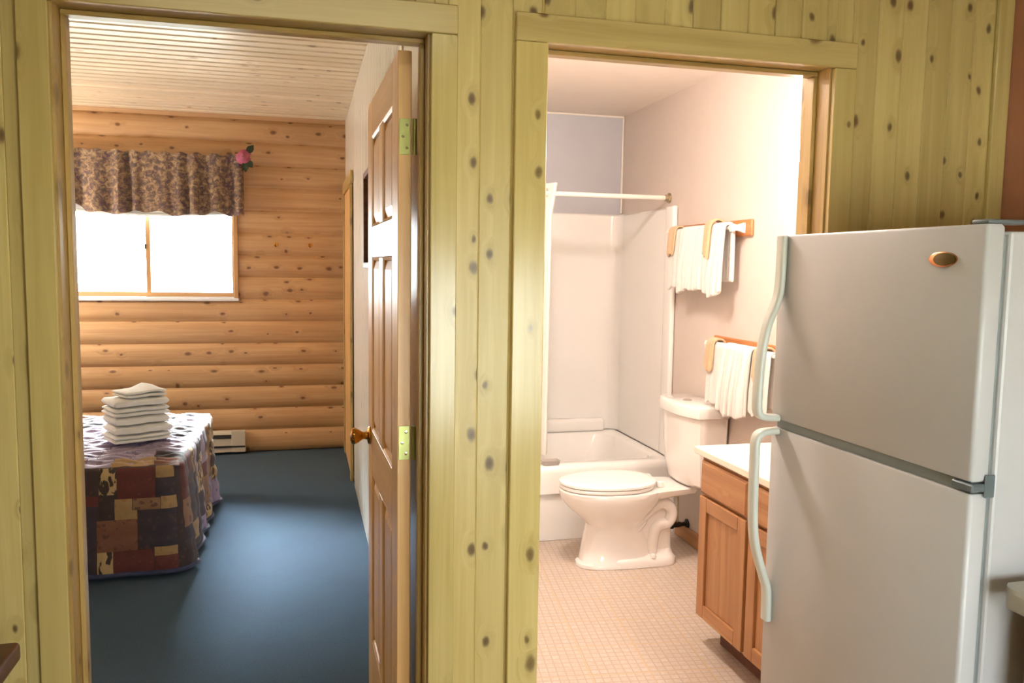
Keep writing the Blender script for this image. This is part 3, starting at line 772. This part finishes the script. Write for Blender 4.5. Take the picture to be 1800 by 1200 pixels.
# ------------------------------------------------------------------ bathroom: tub, surround, rod, curtain
tub = empty('bathtub', (1.25, 2.7, 0), label='white bathtub with rolled rim behind the toilet', cat='bathtub'); bpy.context.view_layer.update()
TY0, TY1, TX0, TX1, TZ = 2.245, BATH_Y-.004, BATH_L+.014, BATH_R-.004, .425
def rr3(hx, hy, r, z, cx=(TX0+TX1)/2, cy=(TY0+TY1)/2): return [(x, y, z) for x, y in rrect(cx, cy, hx, hy, r, 6)]
hx, hy = (TX1-TX0)/2, (TY1-TY0)/2
m = MB(); m.loft([rr3(hx, hy, .012, .270), rr3(hx, hy, .012, .385), rr3(hx-.004, hy-.004, .015, .408), rr3(hx-.014, hy-.014, .02, TZ-.004), rr3(hx-.03, hy-.03, .03, TZ), rr3(hx-.07, hy-.09, .10, TZ), rr3(hx-.085, hy-.105, .12, TZ-.012), rr3(hx-.12, hy-.14, .15, .25), rr3(hx-.17, hy-.18, .15, .12), rr3(hx-.3, hy-.28, .1, .10)], False, True)
sub(tub, m, 'basin', 'acrylic')
m = MB(); m.prism([(TY0+.022, .002), (TY0+.022, .268), (TY0+.05, .268), (TY0+.05, .002)], TX0, TX1, 'x'); sub(tub, m, 'apron', 'acrylic', False)
su = empty('shower_surround', (1.25, BATH_Y, TZ), label='white acrylic shower surround lining the tub alcove', cat='shower surround'); bpy.context.view_layer.update()
SZ = 1.862
prof = []
def corner(cx, cy, r, a0, a1, n=8): return [(cx + r*math.cos(a0+(a1-a0)*k/n), cy + r*math.sin(a0+(a1-a0)*k/n)) for k in range(n+1)]
ri = .07; xi0, xi1, yi = TX0+.012, BATH_R-.016, BATH_Y-.014
inner = [(xi0, 2.30)] + [(xi0, yi-ri)] + corner(xi0+ri, yi-ri, ri, PI, PI/2) + corner(xi1-ri, yi-ri, ri, PI/2, 0) + [(xi1, 2.44)]
outer = [(BATH_R-.002, 2.44), (BATH_R-.002, BATH_Y-.002), (TX0, BATH_Y-.002), (TX0, 2.30)]
poly = inner + outer
# wall shell as a strip with a rim
rings_in = [[(x, y, TZ+.001) for x, y in inner], [(x, y, SZ-.01) for x, y in inner]]
m = MB(); m.loft(rings_in, False, False, False)
outp = [(x + (0 if abs(x-xi0) > .2 and abs(x-xi1) > .2 else (-.011 if x < 1.2 else .0135)), min(BATH_Y-.002, y+(.0115 if y > BATH_Y-.03 else 0))) for x, y in inner]
m.loft([[(x, y, SZ-.01) for x, y in inner], [(x, y, SZ) for x, y in outp]], False, False, False)
sub(su, m, 'panel', 'acrylic')
# raised front flange at the right wall, and a moulded ledge
sub(su, MB().box(BATH_R-.034, BATH_R-.002, 2.335, 2.44, TZ+.002, SZ+.006, .012, 3), 'flange', 'acrylic')
sub(su, MB().box(xi0+.10, xi1-.10, yi-.085, yi-.0005, TZ+.0015, TZ+.085, .02, 3), 'ledge', 'acrylic')
# shower rod
rod = empty('shower_rod', (1.3, 2.463, 1.918), label='white shower curtain rod with nickel wall flange', cat='shower rod'); bpy.context.view_layer.update()
RY, RZ = 2.463, 1.918
sub(rod, MB().tube([(BATH_L+.014, RY, RZ), (BATH_R-.014, RY, RZ)], .0135, 14), 'rod', 'white_trim')
for xx, s_ in ((BATH_R-.0005, -1), (BATH_L+.0125, 1)): sub(rod, MB().lathe([(.030, 0), (.030, .005*s_), (.020, .012*s_), (.018, .03*s_)], (xx, RY, RZ), 'x', 20), 'flange', 'nickel')
cu = empty('shower_curtain', (.95, RY, .4), label='white shower curtain gathered at the doorway end of the rod', cat='shower curtain'); bpy.context.view_layer.update()
def cur(u, v):
    x = .55 + (1.385-.55-.028*min(1, v*8))*u; 
    return (x, RY + .032*math.sin(u*2*PI*11+.7)*(1-.1*v) + .012*math.sin(u*31+v*2), 1.975 + (.44-1.975)*v)
sub(cu, MB().grid(cur, 220, 24), 'cloth', 'curtain', 'all')
for k in range(9):
    xx = .60 + .09*k
    sub(cu, MB().tube([(xx + .0*q, RY + .024*math.sin(q*2*PI/20), RZ + .006 + .024*math.cos(q*2*PI/20)) for q in range(21)], .0022, 6), 'ring', 'chrome')
so = empty('grey_rim_object', (1.335, TY0+.03, TZ), label='small grey object on the tub rim at the edge of the curtain', cat='small object'); bpy.context.view_layer.update()  # dish shape made up for an unidentified grey spot at the curtain hem
m = MB(); m.loft([rr3(.045, .026, .012, TZ+.001, 1.315, TY0+.045), rr3(.052, .032, .014, TZ+.026, 1.315, TY0+.045), rr3(.046, .026, .012, TZ+.026, 1.315, TY0+.045), rr3(.040, .022, .010, TZ+.010, 1.315, TY0+.045)]); sub(so, m, 'dish', 'rim_grey')

# ------------------------------------------------------------------ toilet
TC = 1.885   # centre line y
toi = empty('toilet', (1.65, TC, 0), label='white two piece toilet with closed lid beside the bathtub', cat='toilet'); bpy.context.view_layer.update()
def egg(xf, xb, hw, z, n=40, pw=2.2, taper=.0, wide=.56):
    out = []; xc = xf + (xb-xf)*wide
    for k in range(n):
        a = k*2*PI/n; c, s_ = math.cos(a), math.sin(a)
        rx = (xb-xc) if c > 0 else (xc-xf)
        x = xc + math.copysign(abs(c)**(2/pw), c)*rx; y = TC + math.copysign(abs(s_)**(2/pw), s_)*hw*(1 - taper*max(0, c))
        out.append((x, y, z))
    return out
m = MB(); m.loft([egg(1.335, 1.80, .112, .002, pw=2.6), egg(1.337, 1.80, .112, .018, pw=2.6), egg(1.352, 1.78, .102, .03, pw=2.6), egg(1.36, 1.74, .098, .09), egg(1.376, 1.70, .096, .17),
    egg(1.388, 1.68, .100, .215), egg(1.36, 1.70, .120, .245), egg(1.325, 1.72, .142, .275), egg(1.285, 1.75, .164, .31), egg(1.258, 1.77, .178, .345), egg(1.245, 1.785, .185, .375), egg(1.243, 1.79, .186, .395), egg(1.250, 1.785, .181, .402)])
sub(toi, m, 'bowl', 'porcelain')
m = MB()
def foot(hx0, hx1, hw, z): return [(x, y, z) for x, y in rrect((hx0+hx1)/2, TC, (hx1-hx0)/2, hw, hw*.8, 6)]
m.loft([foot(1.47, 1.865, .115, .002), foot(1.47, 1.865, .115, .03), foot(1.47, 1.852, .105, .045), foot(1.55, 1.846, .062, .075), foot(1.55, 1.842, .060, .20), foot(1.55, 1.83, .060, .30), foot(1.55, 1.78, .05, .34)])
sub(toi, m, 'foot', 'porcelain')
for sd in (-1, 1):
    yb = TC + sd*.062
    pts = [(1.53, .215), (1.58, .205), (1.63, .225), (1.68, .265), (1.725, .305), (1.775, .318), (1.815, .295), (1.825, .25), (1.805, .212), (1.765, .205), (1.74, .185), (1.728, .14), (1.722, .09), (1.72, .05)]
    P3 = []
    for k in range(len(pts)-1):
        for q in range(4):
            t = q/4; p0 = pts[max(k-1, 0)]; p1 = pts[k]; p2 = pts[k+1]; p3 = pts[min(k+2, len(pts)-1)]
            f = lambda i: .5*((2*p1[i]) + (-p0[i]+p2[i])*t + (2*p0[i]-5*p1[i]+4*p2[i]-p3[i])*t*t + (-p0[i]+3*p1[i]-3*p2[i]+p3[i])*t**3)
            P3.append((f(0), yb, f(1)))
    P3.append((pts[-1][0], yb, pts[-1][1]))
    sub(toi, MB().tube(P3, [.030]*len(P3), 14), 'trapway', 'porcelain')
    sub(toi, MB().tube([(1.50, TC+sd*.060, .17), (1.56, TC+sd*.066, .165), (1.63, TC+sd*.066, .185), (1.67, TC+sd*.062, .225), (1.69, TC+sd*.05, .26)], [.018, .022, .022, .020, .015], 12), 'trapway', 'porcelain')
    sub(toi, MB().lathe([(.016, .046), (.016, .056), (.011, .066), (.001, .069)], (1.715, TC+sd*.098, 0), 'z', 14), 'bolt_cap', 'porcelain')
m = MB()
def deck(x0, x1, hw0, hw1, z): return [(x0, TC-hw0, z), (x0+.02, TC-hw0-.004, z), (x1-.02, TC-hw1, z), (x1, TC-hw1+.02, z), (x1, TC+hw1-.02, z), (x1-.02, TC+hw1, z), (x0+.02, TC+hw0+.004, z), (x0, TC+hw0, z)]
m.loft([deck(1.70, 1.93, .12, .08, .355), deck(1.69, 1.955, .135, .10, .37), deck(1.69, 1.96, .14, .105, .395), deck(1.695, 1.955, .135, .10, .4035)]); sub(toi, m, 'deck', 'porcelain')
seat_r = lambda e, z: egg(1.246+e, 1.735-e, .183-e, z, 44, 2.15)
m = MB(); m.loft([seat_r(.004, .4045), seat_r(0, .409), seat_r(0, .418), seat_r(.004, .4225)]); sub(toi, m, 'seat', 'seat_plastic')
def lidr(e, z): return egg(1.244+e, 1.745-e, .186-e, z, 44, 2.15)
m = MB(); m.loft([lidr(.006, .4245), lidr(0, .429), lidr(.001, .438), lidr(.008, .4425), lidr(.04, .4455), lidr(.12, .4465)]); sub(toi, m, 'lid', 'seat_plastic')
for sd in (-1, 1): sub(toi, MB().box(1.735, 1.765, TC+sd*.075-.018, TC+sd*.075+.018, .404, .434, .006, 2), 'seat_hinge', 'seat_plastic')
def tank(xf, hw, z, xb=BATH_R-.012, n=14):
    """bow-front tank outline"""
    out = []; r = .03
    for k in range(n+1):
        a = -1 + 2*k/n; out.append((xf + .050*abs(a)**2.6, TC + .005 + hw*a, z))
    out += [(xb-.01, TC+.005+hw+.004, z), (xb, TC+.005+hw-.006, z), (xb, TC+.005-hw+.006, z), (xb-.01, TC+.005-hw-.004, z)]
    return out
m = MB(); m.loft([tank(1.885, .175, .408), tank(1.868, .190, .425), tank(1.858, .202, .50), tank(1.848, .212, .62), tank(1.842, .218, .768)]); sub(toi, m, 'tank', 'porcelain')
m = MB(); m.loft([tank(1.838, .222, .7685), tank(1.828, .231, .776), tank(1.826, .233, .812), tank(1.832, .228, .826), tank(1.846, .214, .832)]); sub(toi, m, 'tank_lid', 'porcelain')
sub(toi, MB().lathe([(.024, .8315), (.024, .836), (.019, .8385), (.001, .839)], (1.93, TC+.01, 0), 'z', 20), 'flush_button', 'chrome')
# supply valve behind the toilet
vv = empty('shutoff_valve', (BATH_R-.05, 2.06, .11), label='small dark water shutoff valve on the wall behind the toilet', cat='valve'); bpy.context.view_layer.update()
vx, vy, vz = BATH_R-.001, 2.10, .10
sub(vv, MB().lathe([(.028, 0), (.028, -.004), (.012, -.010), (.010, -.05)], (vx, vy, vz), 'x', 16), 'escutcheon', 'dark_metal')
sub(vv, MB().lathe([(.014, -.04), (.016, -.05), (.016, -.075), (.012, -.085), (.022, -.088), (.022, -.1), (.01, -.103)], (vx, vy, vz), 'x', 14), 'handle', 'dark_metal')
sub(vv, MB().tube([(vx-.06, vy, vz+.012), (vx-.06, vy, vz+.12), (vx-.065, vy+.005, vz+.22), (vx-.07, vy+.005, .40)], .006, 8), 'supply_line', 'nickel')

# ------------------------------------------------------------------ vanity
VX, VY1, VY0 = 1.548, .985, .205
van = empty('vanity_cabinet', (1.8, .6, 0), label='oak bathroom vanity cabinet with drawer and panel doors', cat='cabinet'); bpy.context.view_layer.update()
sub(van, MB().box(VX+.02, BATH_R-.003, VY0, VY1, .108, .772), 'body', 'oak', False)
sub(van, MB().box(VX+.075, BATH_R-.003, VY0+.005, VY1-.06, .002, .1075), 'toe_kick', 'brown_wood', False)
# face frame
FX0, FX1 = VX+.002, VX+.0195
sub(van, MB().box(FX0, FX1, VY1-.035, VY1, .108, .772, .0015, 1), 'face_stile', 'oak', False)
sub(van, MB().box(FX0, FX1, VY0, VY0+.035, .108, .772, .0015, 1), 'face_stile', 'oak', False)
sub(van, MB().box(FX0, FX1, .585, .630, .1405, .744, .0015, 1), 'face_stile', 'oak', False)
for z0, z1 in ((.108, .140), (.745, .772)): sub(van, MB().box(FX0, FX1, VY0+.0355, VY1-.0355, z0, z1, .0015, 1), 'face_rail', 'oak_h', False)
for a, b in ((.6305, VY1-.0355), (VY0+.0355, .5845)): sub(van, MB().box(FX0, FX1, a, b, .600, .632, .0015, 1), 'face_rail', 'oak_h', False)
def vfront(y0, y1, z0, z1, nm, fr):
    p = empty(nm, (VX, (y0+y1)/2, z0)); p.parent = van; p.matrix_parent_inverse = van.matrix_world.inverted(); bpy.context.view_layer.update()
    x0, x1 = VX-.018, VX+.0015
    if nm == 'drawer':
        m = MB(); m.loft([[(x1, y0, z0), (x1, y1, z0), (x1, y1, z1), (x1, y0, z1)], [(x0+.008, y0, z0), (x0+.008, y1, z0), (x0+.008, y1, z1), (x0+.008, y0, z1)], [(x0, y0+.010, z0+.010), (x0, y1-.010, z0+.010), (x0, y1-.010, z1-.010), (x0, y0+.010, z1-.010)]]); sub(p, m, 'drawer_front', 'oak_h', False)
    else:
        sub(p, MB().box(x0, x1, y0, y0+fr, z0, z1, .003, 2), 'stile', 'oak', False); sub(p, MB().box(x0, x1, y1-fr, y1, z0, z1, .003, 2), 'stile', 'oak', False)
        sub(p, MB().box(x0, x1, y0+fr+.0005, y1-fr-.0005, z0, z0+fr, .003, 2), 'rail', 'oak_h', False); sub(p, MB().box(x0, x1, y0+fr+.0005, y1-fr-.0005, z1-fr, z1, .003, 2), 'rail', 'oak_h', False)
        a, b, c, e = y0+fr-.004, y1-fr+.004, z0+fr-.004, z1-fr+.004
        m = MB(); m.loft([[(x0+.0115, a, c), (x0+.0115, b, c), (x0+.0115, b, e), (x0+.0115, a, e)], [(x0+.010, a+.01, c+.01), (x0+.010, b-.01, c+.01), (x0+.010, b-.01, e-.01), (x0+.010, a+.01, e-.01)]], True, True); sub(p, m, 'panel', 'oak', False)
for a, b in ((.618, VY1-.018), (VY0+.018, .597)):
    vfront(a, b, .622, .755, 'drawer', .02); vfront(a, b, .122, .612, 'cabinet_door', .055)
ct = empty('vanity_countertop', (1.8, .6, .772), label='cream vanity countertop on the oak bathroom cabinet', cat='countertop'); bpy.context.view_layer.update()
sub(ct, MB().box(VX-.026, BATH_R-.002, VY0-.004, VY1+.030, .7725, .802, .006, 3), 'slab', 'counter_cream', False)
sub(ct, MB().box(BATH_R-.022, BATH_R-.002, VY0, VY1+.02, .8025, .88, .004, 2), 'backsplash', 'counter_cream', False)
# vanity light bar
vl = empty('vanity_light', (BATH_R-.03, .75, 2.0), label='wall light bar with glowing white globes above the vanity', cat='light fixture'); bpy.context.view_layer.update()
sub(vl, MB().box(BATH_R-.045, BATH_R-.001, .14, .94, 1.92, 2.03, .006, 2), 'bar', 'chrome', False)
for gy in (.22, .54, .86):
    sub(vl, MB().lathe([(.025, 0), (.02, -.02), (.02, -.07), (.03, -.088)], (BATH_R-.045, gy, 1.975), 'x', 16), 'socket', 'chrome')
    c_ = Vector((BATH_R-.19, gy, 1.975)); m = MB()
    m.lathe([(max(.001, .056*math.sin(PI*k/16)), -.056*math.cos(PI*k/16)) for k in range(17)], c_, 'z', 24); sub(vl, m, 'globe', 'bulb_bath', 'all')
# ------------------------------------------------------------------ towel racks and hanging towels
def rack(yf, yn, z, lab, tilt=0):
    r = empty('towel_rack', (BATH_R, (yf+yn)/2, z), label=lab, cat='towel rack', group='wooden towel racks'); bpy.context.view_layer.update()
    sub(r, MB().box(BATH_R-.018, BATH_R-.001, yn, yf, z-.04, z+.04, .006, 2), 'backplate', 'rack_wood', False)
    for yy in (yn+.06, yf-.06):
        sub(r, MB().prism([(BATH_R-.0185, z-.025), (BATH_R-.0185, z+.025), (BATH_R-.06, z+.012), (BATH_R-.088, z+.020), (BATH_R-.095, z), (BATH_R-.088, z-.020), (BATH_R-.06, z-.012)], yy-.012, yy+.012, 'y'), 'post', 'white_trim', False)
    sub(r, MB().tube([(BATH_R-.073, yn+.0725, z), (BATH_R-.073, yf-.0725, z)], .009, 12), 'bar', 'white_trim')
    return r
def hang(name, y0, y1, z, front, back, mat, lab, r=.016, pleats=0, amp=.0, th=.008, seed=0, skew=0, xb=0, cat='towel', group=None):
    """cloth folded over the bar: y along the bar, hanging in front (-x) and behind"""
    bx = BATH_R-.073 - xb; rr_ = random.Random(seed); p1 = rr_.uniform(0, 6)
    Ltot = front + PI*r + back
    def f(u, v):
        s_ = v*Ltot; y = y0 + (y1-y0)*u
        wv = amp*(math.sin(u*2*PI*pleats + p1) + .4*math.sin(u*2*PI*pleats*2.3 + p1*2)) if pleats else 0
        if s_ < front: x, zz = bx - r, z - (front - s_); dn = (front-s_)/front
        elif s_ < front + PI*r:
            a = (s_-front)/r; x, zz = bx - r*math.cos(a), z + r*math.sin(a); dn = 0
        else: x, zz = bx + r, z - (s_ - front - PI*r); dn = (s_-front-PI*r)/max(back, .01)
        sg = -1 if s_ < front + PI*r/2 else .12
        sw = min(1, .25 + dn*1.2)
        yy = y + skew*dn*(y - (y0+y1)/2)
        zz += (.010*math.sin(u*5+p1) + .008*math.sin(u*12+p1))*dn if s_ < front else 0
        return (x + sg*abs(wv)*sw*2 + (sg*.006*dn), yy, zz)
    o = MB().grid(f, max(10, int(pleats*14) or 12), 40).build(name, mat, None, 'all', label=lab, cat=cat, group=group)
    md = o.modifiers.new('solid', 'SOLIDIFY'); md.thickness = th; md.offset = 0
    subsurf(o, 1); return o
Z1 = 1.71
rack(2.335, 1.53, Z1, 'upper wooden towel rack high on the bathroom wall')
hang('bath_towel', 2.10, 2.245, Z1, .30, .26, 'towel', 'white towel at the shower end of the upper towel rack', .016, 1.5, .004, .012, 1, 0)
hang('bath_towel', 1.765, 2.085, Z1, .315, .28, 'towel', 'pleated white bath towel in the middle of the upper rack', .020, 4.5, .012, .016, 2, .0)
hang('bath_towel', 1.628, 1.748, Z1, .325, .26, 'towel', 'white towel at the open end of the upper rack', .024, 2, .012, .016, 3, .0)
hang('washcloth', 2.15, 2.235, Z1, .12, .11, 'tan_towel', 'folded tan washcloth at the shower end of the upper rack', .030, 1, .003, .01, 4)
hang('washcloth', 1.735, 1.800, Z1+.004, .14, .12, 'tan_towel', 'folded tan washcloth over the middle of the upper rack', .042, 1, .004, .01, 5)
Z2 = 1.135
rack(1.85, 1.09, Z2, 'lower wooden towel rack above the toilet tank')
hang('hand_towel', 1.60, 1.755, Z2, .29, .24, 'towel', 'white towel at the toilet end of the lower rack', .016, 1.5, .005, .012, 6)
hang('hand_towel', 1.355, 1.585, Z2, .31, .26, 'towel', 'pleated white towel in the middle of the lower rack', .022, 3, .014, .016, 7, .0)
hang('hand_towel', 1.20, 1.34, Z2, .27, .24, 'towel', 'white towel at the vanity end of the lower rack', .016, 1.5, .005, .012, 8)
hang('washcloth', 1.68, 1.75, Z2, .12, .1, 'tan_towel', 'folded tan washcloth at the toilet end of the lower rack', .034, 1, .003, .01, 9)
hang('washcloth', 1.24, 1.31, Z2, .12, .1, 'tan_towel', 'folded tan washcloth at the vanity end of the lower rack', .034, 1, .003, .01, 10)

# ------------------------------------------------------------------ refrigerator
FXF, FY1, FY0, FZT = 1.20, -.035, -.705, 1.600
fr = empty('refrigerator', (1.55, -.37, 0), label='white top freezer refrigerator with long curved handles', cat='refrigerator'); bpy.context.view_layer.update()
DT = .042; GZ0, GZ1 = 1.098, 1.122
sub(fr, MB().box(FXF+DT+.014, KR-.03, FY0+.004, FY1-.004, .03, FZT-.012, .006, 2), 'body', 'fridge', False)
sub(fr, MB().box(FXF+DT, FXF+DT+.0135, FY0+.014, FY1-.014, .09, FZT-.02), 'gasket', 'fridge_grey', False)
def fdoor(z0, z1, nm):
    out = rrect(FXF+DT/2, (FY0+FY1)/2, DT/2, (FY1-FY0)/2, .009, 5)
    inn = rrect(FXF+DT/2, (FY0+FY1)/2, DT/2-.004, (FY1-FY0)/2-.004, .007, 5)
    m = MB(); m.loft([[(x, y, z0) for x, y in inn], [(x, y, z0+.006) for x, y in out], [(x, y, z1-.006) for x, y in out], [(x, y, z1) for x, y in inn]])
    return sub(fr, m, nm, 'fridge')
fdoor(GZ1, FZT, 'freezer_door'); fdoor(.085, GZ0, 'fridge_door')
sub(fr, MB().box(FXF+.012, FXF+DT-.001, FY0+.012, FY1-.012, GZ0+.0005, GZ1-.0005), 'door_gap', 'fridge_grey', False)
sub(fr, MB().box(FXF+.05, FXF+.07, FY0+.01, FY1-.01, .005, .08, .002, 1), 'kick_grille', 'fridge_grey', False)
# handles: flat bowed bars at the far side
HY = FY1 - .030
def fhandle(zs, name='handle'):
    pts = [(FXF - d, HY + dy, z) for z, d, dy in zs]
    P = []
    for k in range(len(pts)-1):
        for q in range(6):
            t = q/6; p0 = pts[max(k-1, 0)]; p1 = pts[k]; p2 = pts[k+1]; p3 = pts[min(k+2, len(pts)-1)]
            P.append(tuple(.5*((2*p1[i]) + (-p0[i]+p2[i])*t + (2*p0[i]-5*p1[i]+4*p2[i]-p3[i])*t*t + (-p0[i]+3*p1[i]-3*p2[i]+p3[i])*t**3) for i in range(3)))
    P.append(pts[-1])
    rings = []
    for i, p in enumerate(P):
        a = Vector(P[max(i-1, 0)]); b = Vector(P[min(i+1, len(P)-1)]); t = (b-a).normalized(); yv = Vector((0, 1, 0)); n_ = t.cross(yv).normalized()
        hw, ht = .017, .0085
        rings.append([tuple(Vector(p) + yv*cx_ + n_*cy_) for cx_, cy_ in rrect(0, 0, hw, ht, .0075, 3)])
    return sub(fr, MB().loft(rings), name, 'handle')
fhandle([(1.598, .009, .0), (1.54, .009, 0), (1.46, .012, 0), (1.42, .022, 0), (1.37, .042, .0), (1.30, .055, 0), (1.20, .061, 0), (1.15, .061, 0), (1.133, .050, 0), (1.128, .025, 0), (1.127, .002, 0)])
fhandle([(1.092, .002, 0), (1.091, .025, 0), (1.086, .050, 0), (1.068, .061, 0), (1.02, .062, 0), (.90, .061, 0), (.82, .056, 0), (.76, .042, 0), (.70, .022, 0), (.66, .010, 0), (.58, .008, 0)])
# hinge caps and mid hinge
sub(fr, MB().box(FXF+.004, FXF+.10, FY0+.004, FY0+.045, FZT+.0005, FZT+.009, .004, 2), 'top_hinge_cap', 'hinge_grey')
sub(fr, MB().box(FXF+.001, FXF+.04, FY0-.003, FY0+.05, GZ0+.005, GZ1-.004, .003, 1), 'mid_hinge', 'hinge_grey', False)
sub(fr, MB().box(FXF+.028, FXF+.050, FY0-.006, FY0-.0005, GZ0-.006, GZ1+.014, .002, 1), 'hinge_bracket', 'hinge_grey', False)
# oval badge
BYc, BZc = -.603, 1.536
def oval(hy_, hz_, x, cy=0): return [(x, BYc + cy + hy_*math.cos(k*2*PI/28), BZc + hz_*math.sin(k*2*PI/28)) for k in range(28)]
bd = sub(fr, MB().loft([oval(.036, .0145, FXF-.0002), oval(.036, .0145, FXF-.003), oval(.033, .012, FXF-.0045)]), 'badge', 'copper', label='oval copper badge with dark bronze centre')
sub(bd, MB().loft([oval(.028, .0125, FXF-.0046, -.007), oval(.028, .0125, FXF-.0054, -.007), oval(.024, .010, FXF-.006, -.007)]), 'badge_centre', 'badge_dark')

# ------------------------------------------------------------------ kitchen counter at the right edge, table at the left edge
kc = empty('base_cabinet', (1.6, -1.2, 0), label='oak kitchen base cabinet beside the refrigerator', cat='cabinet'); bpy.context.view_layer.update()
sub(kc, MB().box(1.30, KR-.003, -2.0, -.755, .10, .900), 'body', 'tan_wood_light', False)
sub(kc, MB().box(1.36, KR-.003, -1.99, -.765, .002, .0995), 'toe_kick', 'brown_wood', False)
for a in (-1.97, -1.37):
    sub(kc, MB().box(1.281, 1.2995, a, a+.58, .13, .70, .004, 2), 'cabinet_door', 'tan_wood_light', False)
    sub(kc, MB().box(1.281, 1.2995, a, a+.58, .72, .87, .004, 2), 'drawer', 'tan_wood_light', False)
kt = empty('kitchen_countertop', (1.6, -1.2, .901), label='grey laminate countertop with rounded corner beside the refrigerator', cat='countertop'); bpy.context.view_layer.update()
CXF, CYF = 1.236, -.736
out = [(KR-.003, CYF), (CXF+.05, CYF)] + corner(CXF+.05, CYF-.05, .05, PI/2, PI, 6) + [(CXF, -2.02), (KR-.003, -2.02)]
m = MB(); sh = lambda e, z: [(max(x, CXF+e) if x < KR-.01 else x, min(y, CYF-e), z) for x, y in out]
m.loft([sh(.006, .901), sh(0, .907), sh(0, .934), sh(.006, .940)]); sub(kt, m, 'slab', 'counter_grey')
tb = empty('side_table', (-.86, -.42, 0), label='red brown wooden table corner at the pine wall by the bedroom door', cat='table'); bpy.context.view_layer.update()
sub(tb, MB().box(-1.16, -.560, -.72, -.145, .700, .740, .010, 3), 'tabletop', 'brown_wood')
sub(tb, MB().box(-1.12, -.60, -.68, -.185, .62, .6995, .003, 1), 'apron', 'brown_wood', False)
for lx in (-1.11, -.635):
    for ly in (-.67, -.235): sub(tb, MB().box(lx, lx+.045, ly, ly+.045, .002, .6195, .004, 1), 'leg', 'brown_wood', False)

# ------------------------------------------------------------------ lamps out of view
kl = empty('kitchen_ceiling_light', (0, -1.6, KH), label='long fluorescent ceiling fixture of the kitchen', cat='light fixture'); bpy.context.view_layer.update()
sub(kl, MB().box(-.65, .65, -1.76, -1.44, KH-.03, KH-.001, .004, 1), 'housing', 'white_metal', False)
sub(kl, MB().box(-.63, .63, -1.74, -1.46, KH-.07, KH-.0305, .012, 2), 'diffuser', 'tube', False)
fl = empty('floor_lamp', (-2.4, 3.95, 0), label='floor lamp with a round glowing globe between bed and log wall', cat='lamp'); bpy.context.view_layer.update()
lx, ly = -2.4, 3.95
sub(fl, MB().lathe([(.14, .001), (.14, .012), (.12, .022), (.02, .035)], (lx, ly, 0), 'z', 28), 'base', 'brass')
sub(fl, MB().lathe([(.011, .03), (.011, 1.46)], (lx, ly, 0), 'z', 14), 'pole', 'brass')
sub(fl, MB().lathe([(.03, 1.45), (.055, 1.475), (.055, 1.485)], (lx, ly, 0), 'z', 20), 'socket', 'brass')
sub(fl, MB().lathe([(max(.001, .115*math.sin(PI*k/18)), 1.60 - .115*math.cos(PI*k/18)) for k in range(19)], (lx, ly, 0), 'z', 28), 'globe', 'bulb_bed', 'all')
bd_ = empty('bath_fill_light', (.92, 1.10, BATH_H), label='added dome light out of view on the bathroom ceiling', cat='light fixture'); bpy.context.view_layer.update()  # added unseen dome, no such fitting known; brightens the tub alcove
sub(bd_, MB().lathe([(.15, BATH_H-.001), (.15, BATH_H-.02)], (.92, 1.10, 0), 'z', 28), 'base', 'white_metal')
sub(bd_, MB().lathe([(.14, BATH_H-.0205), (.135, BATH_H-.05), (.10, BATH_H-.08), (.05, BATH_H-.095), (.001, BATH_H-.1)], (.92, 1.10, 0), 'z', 28), 'dome', 'fill_dome', 'all')
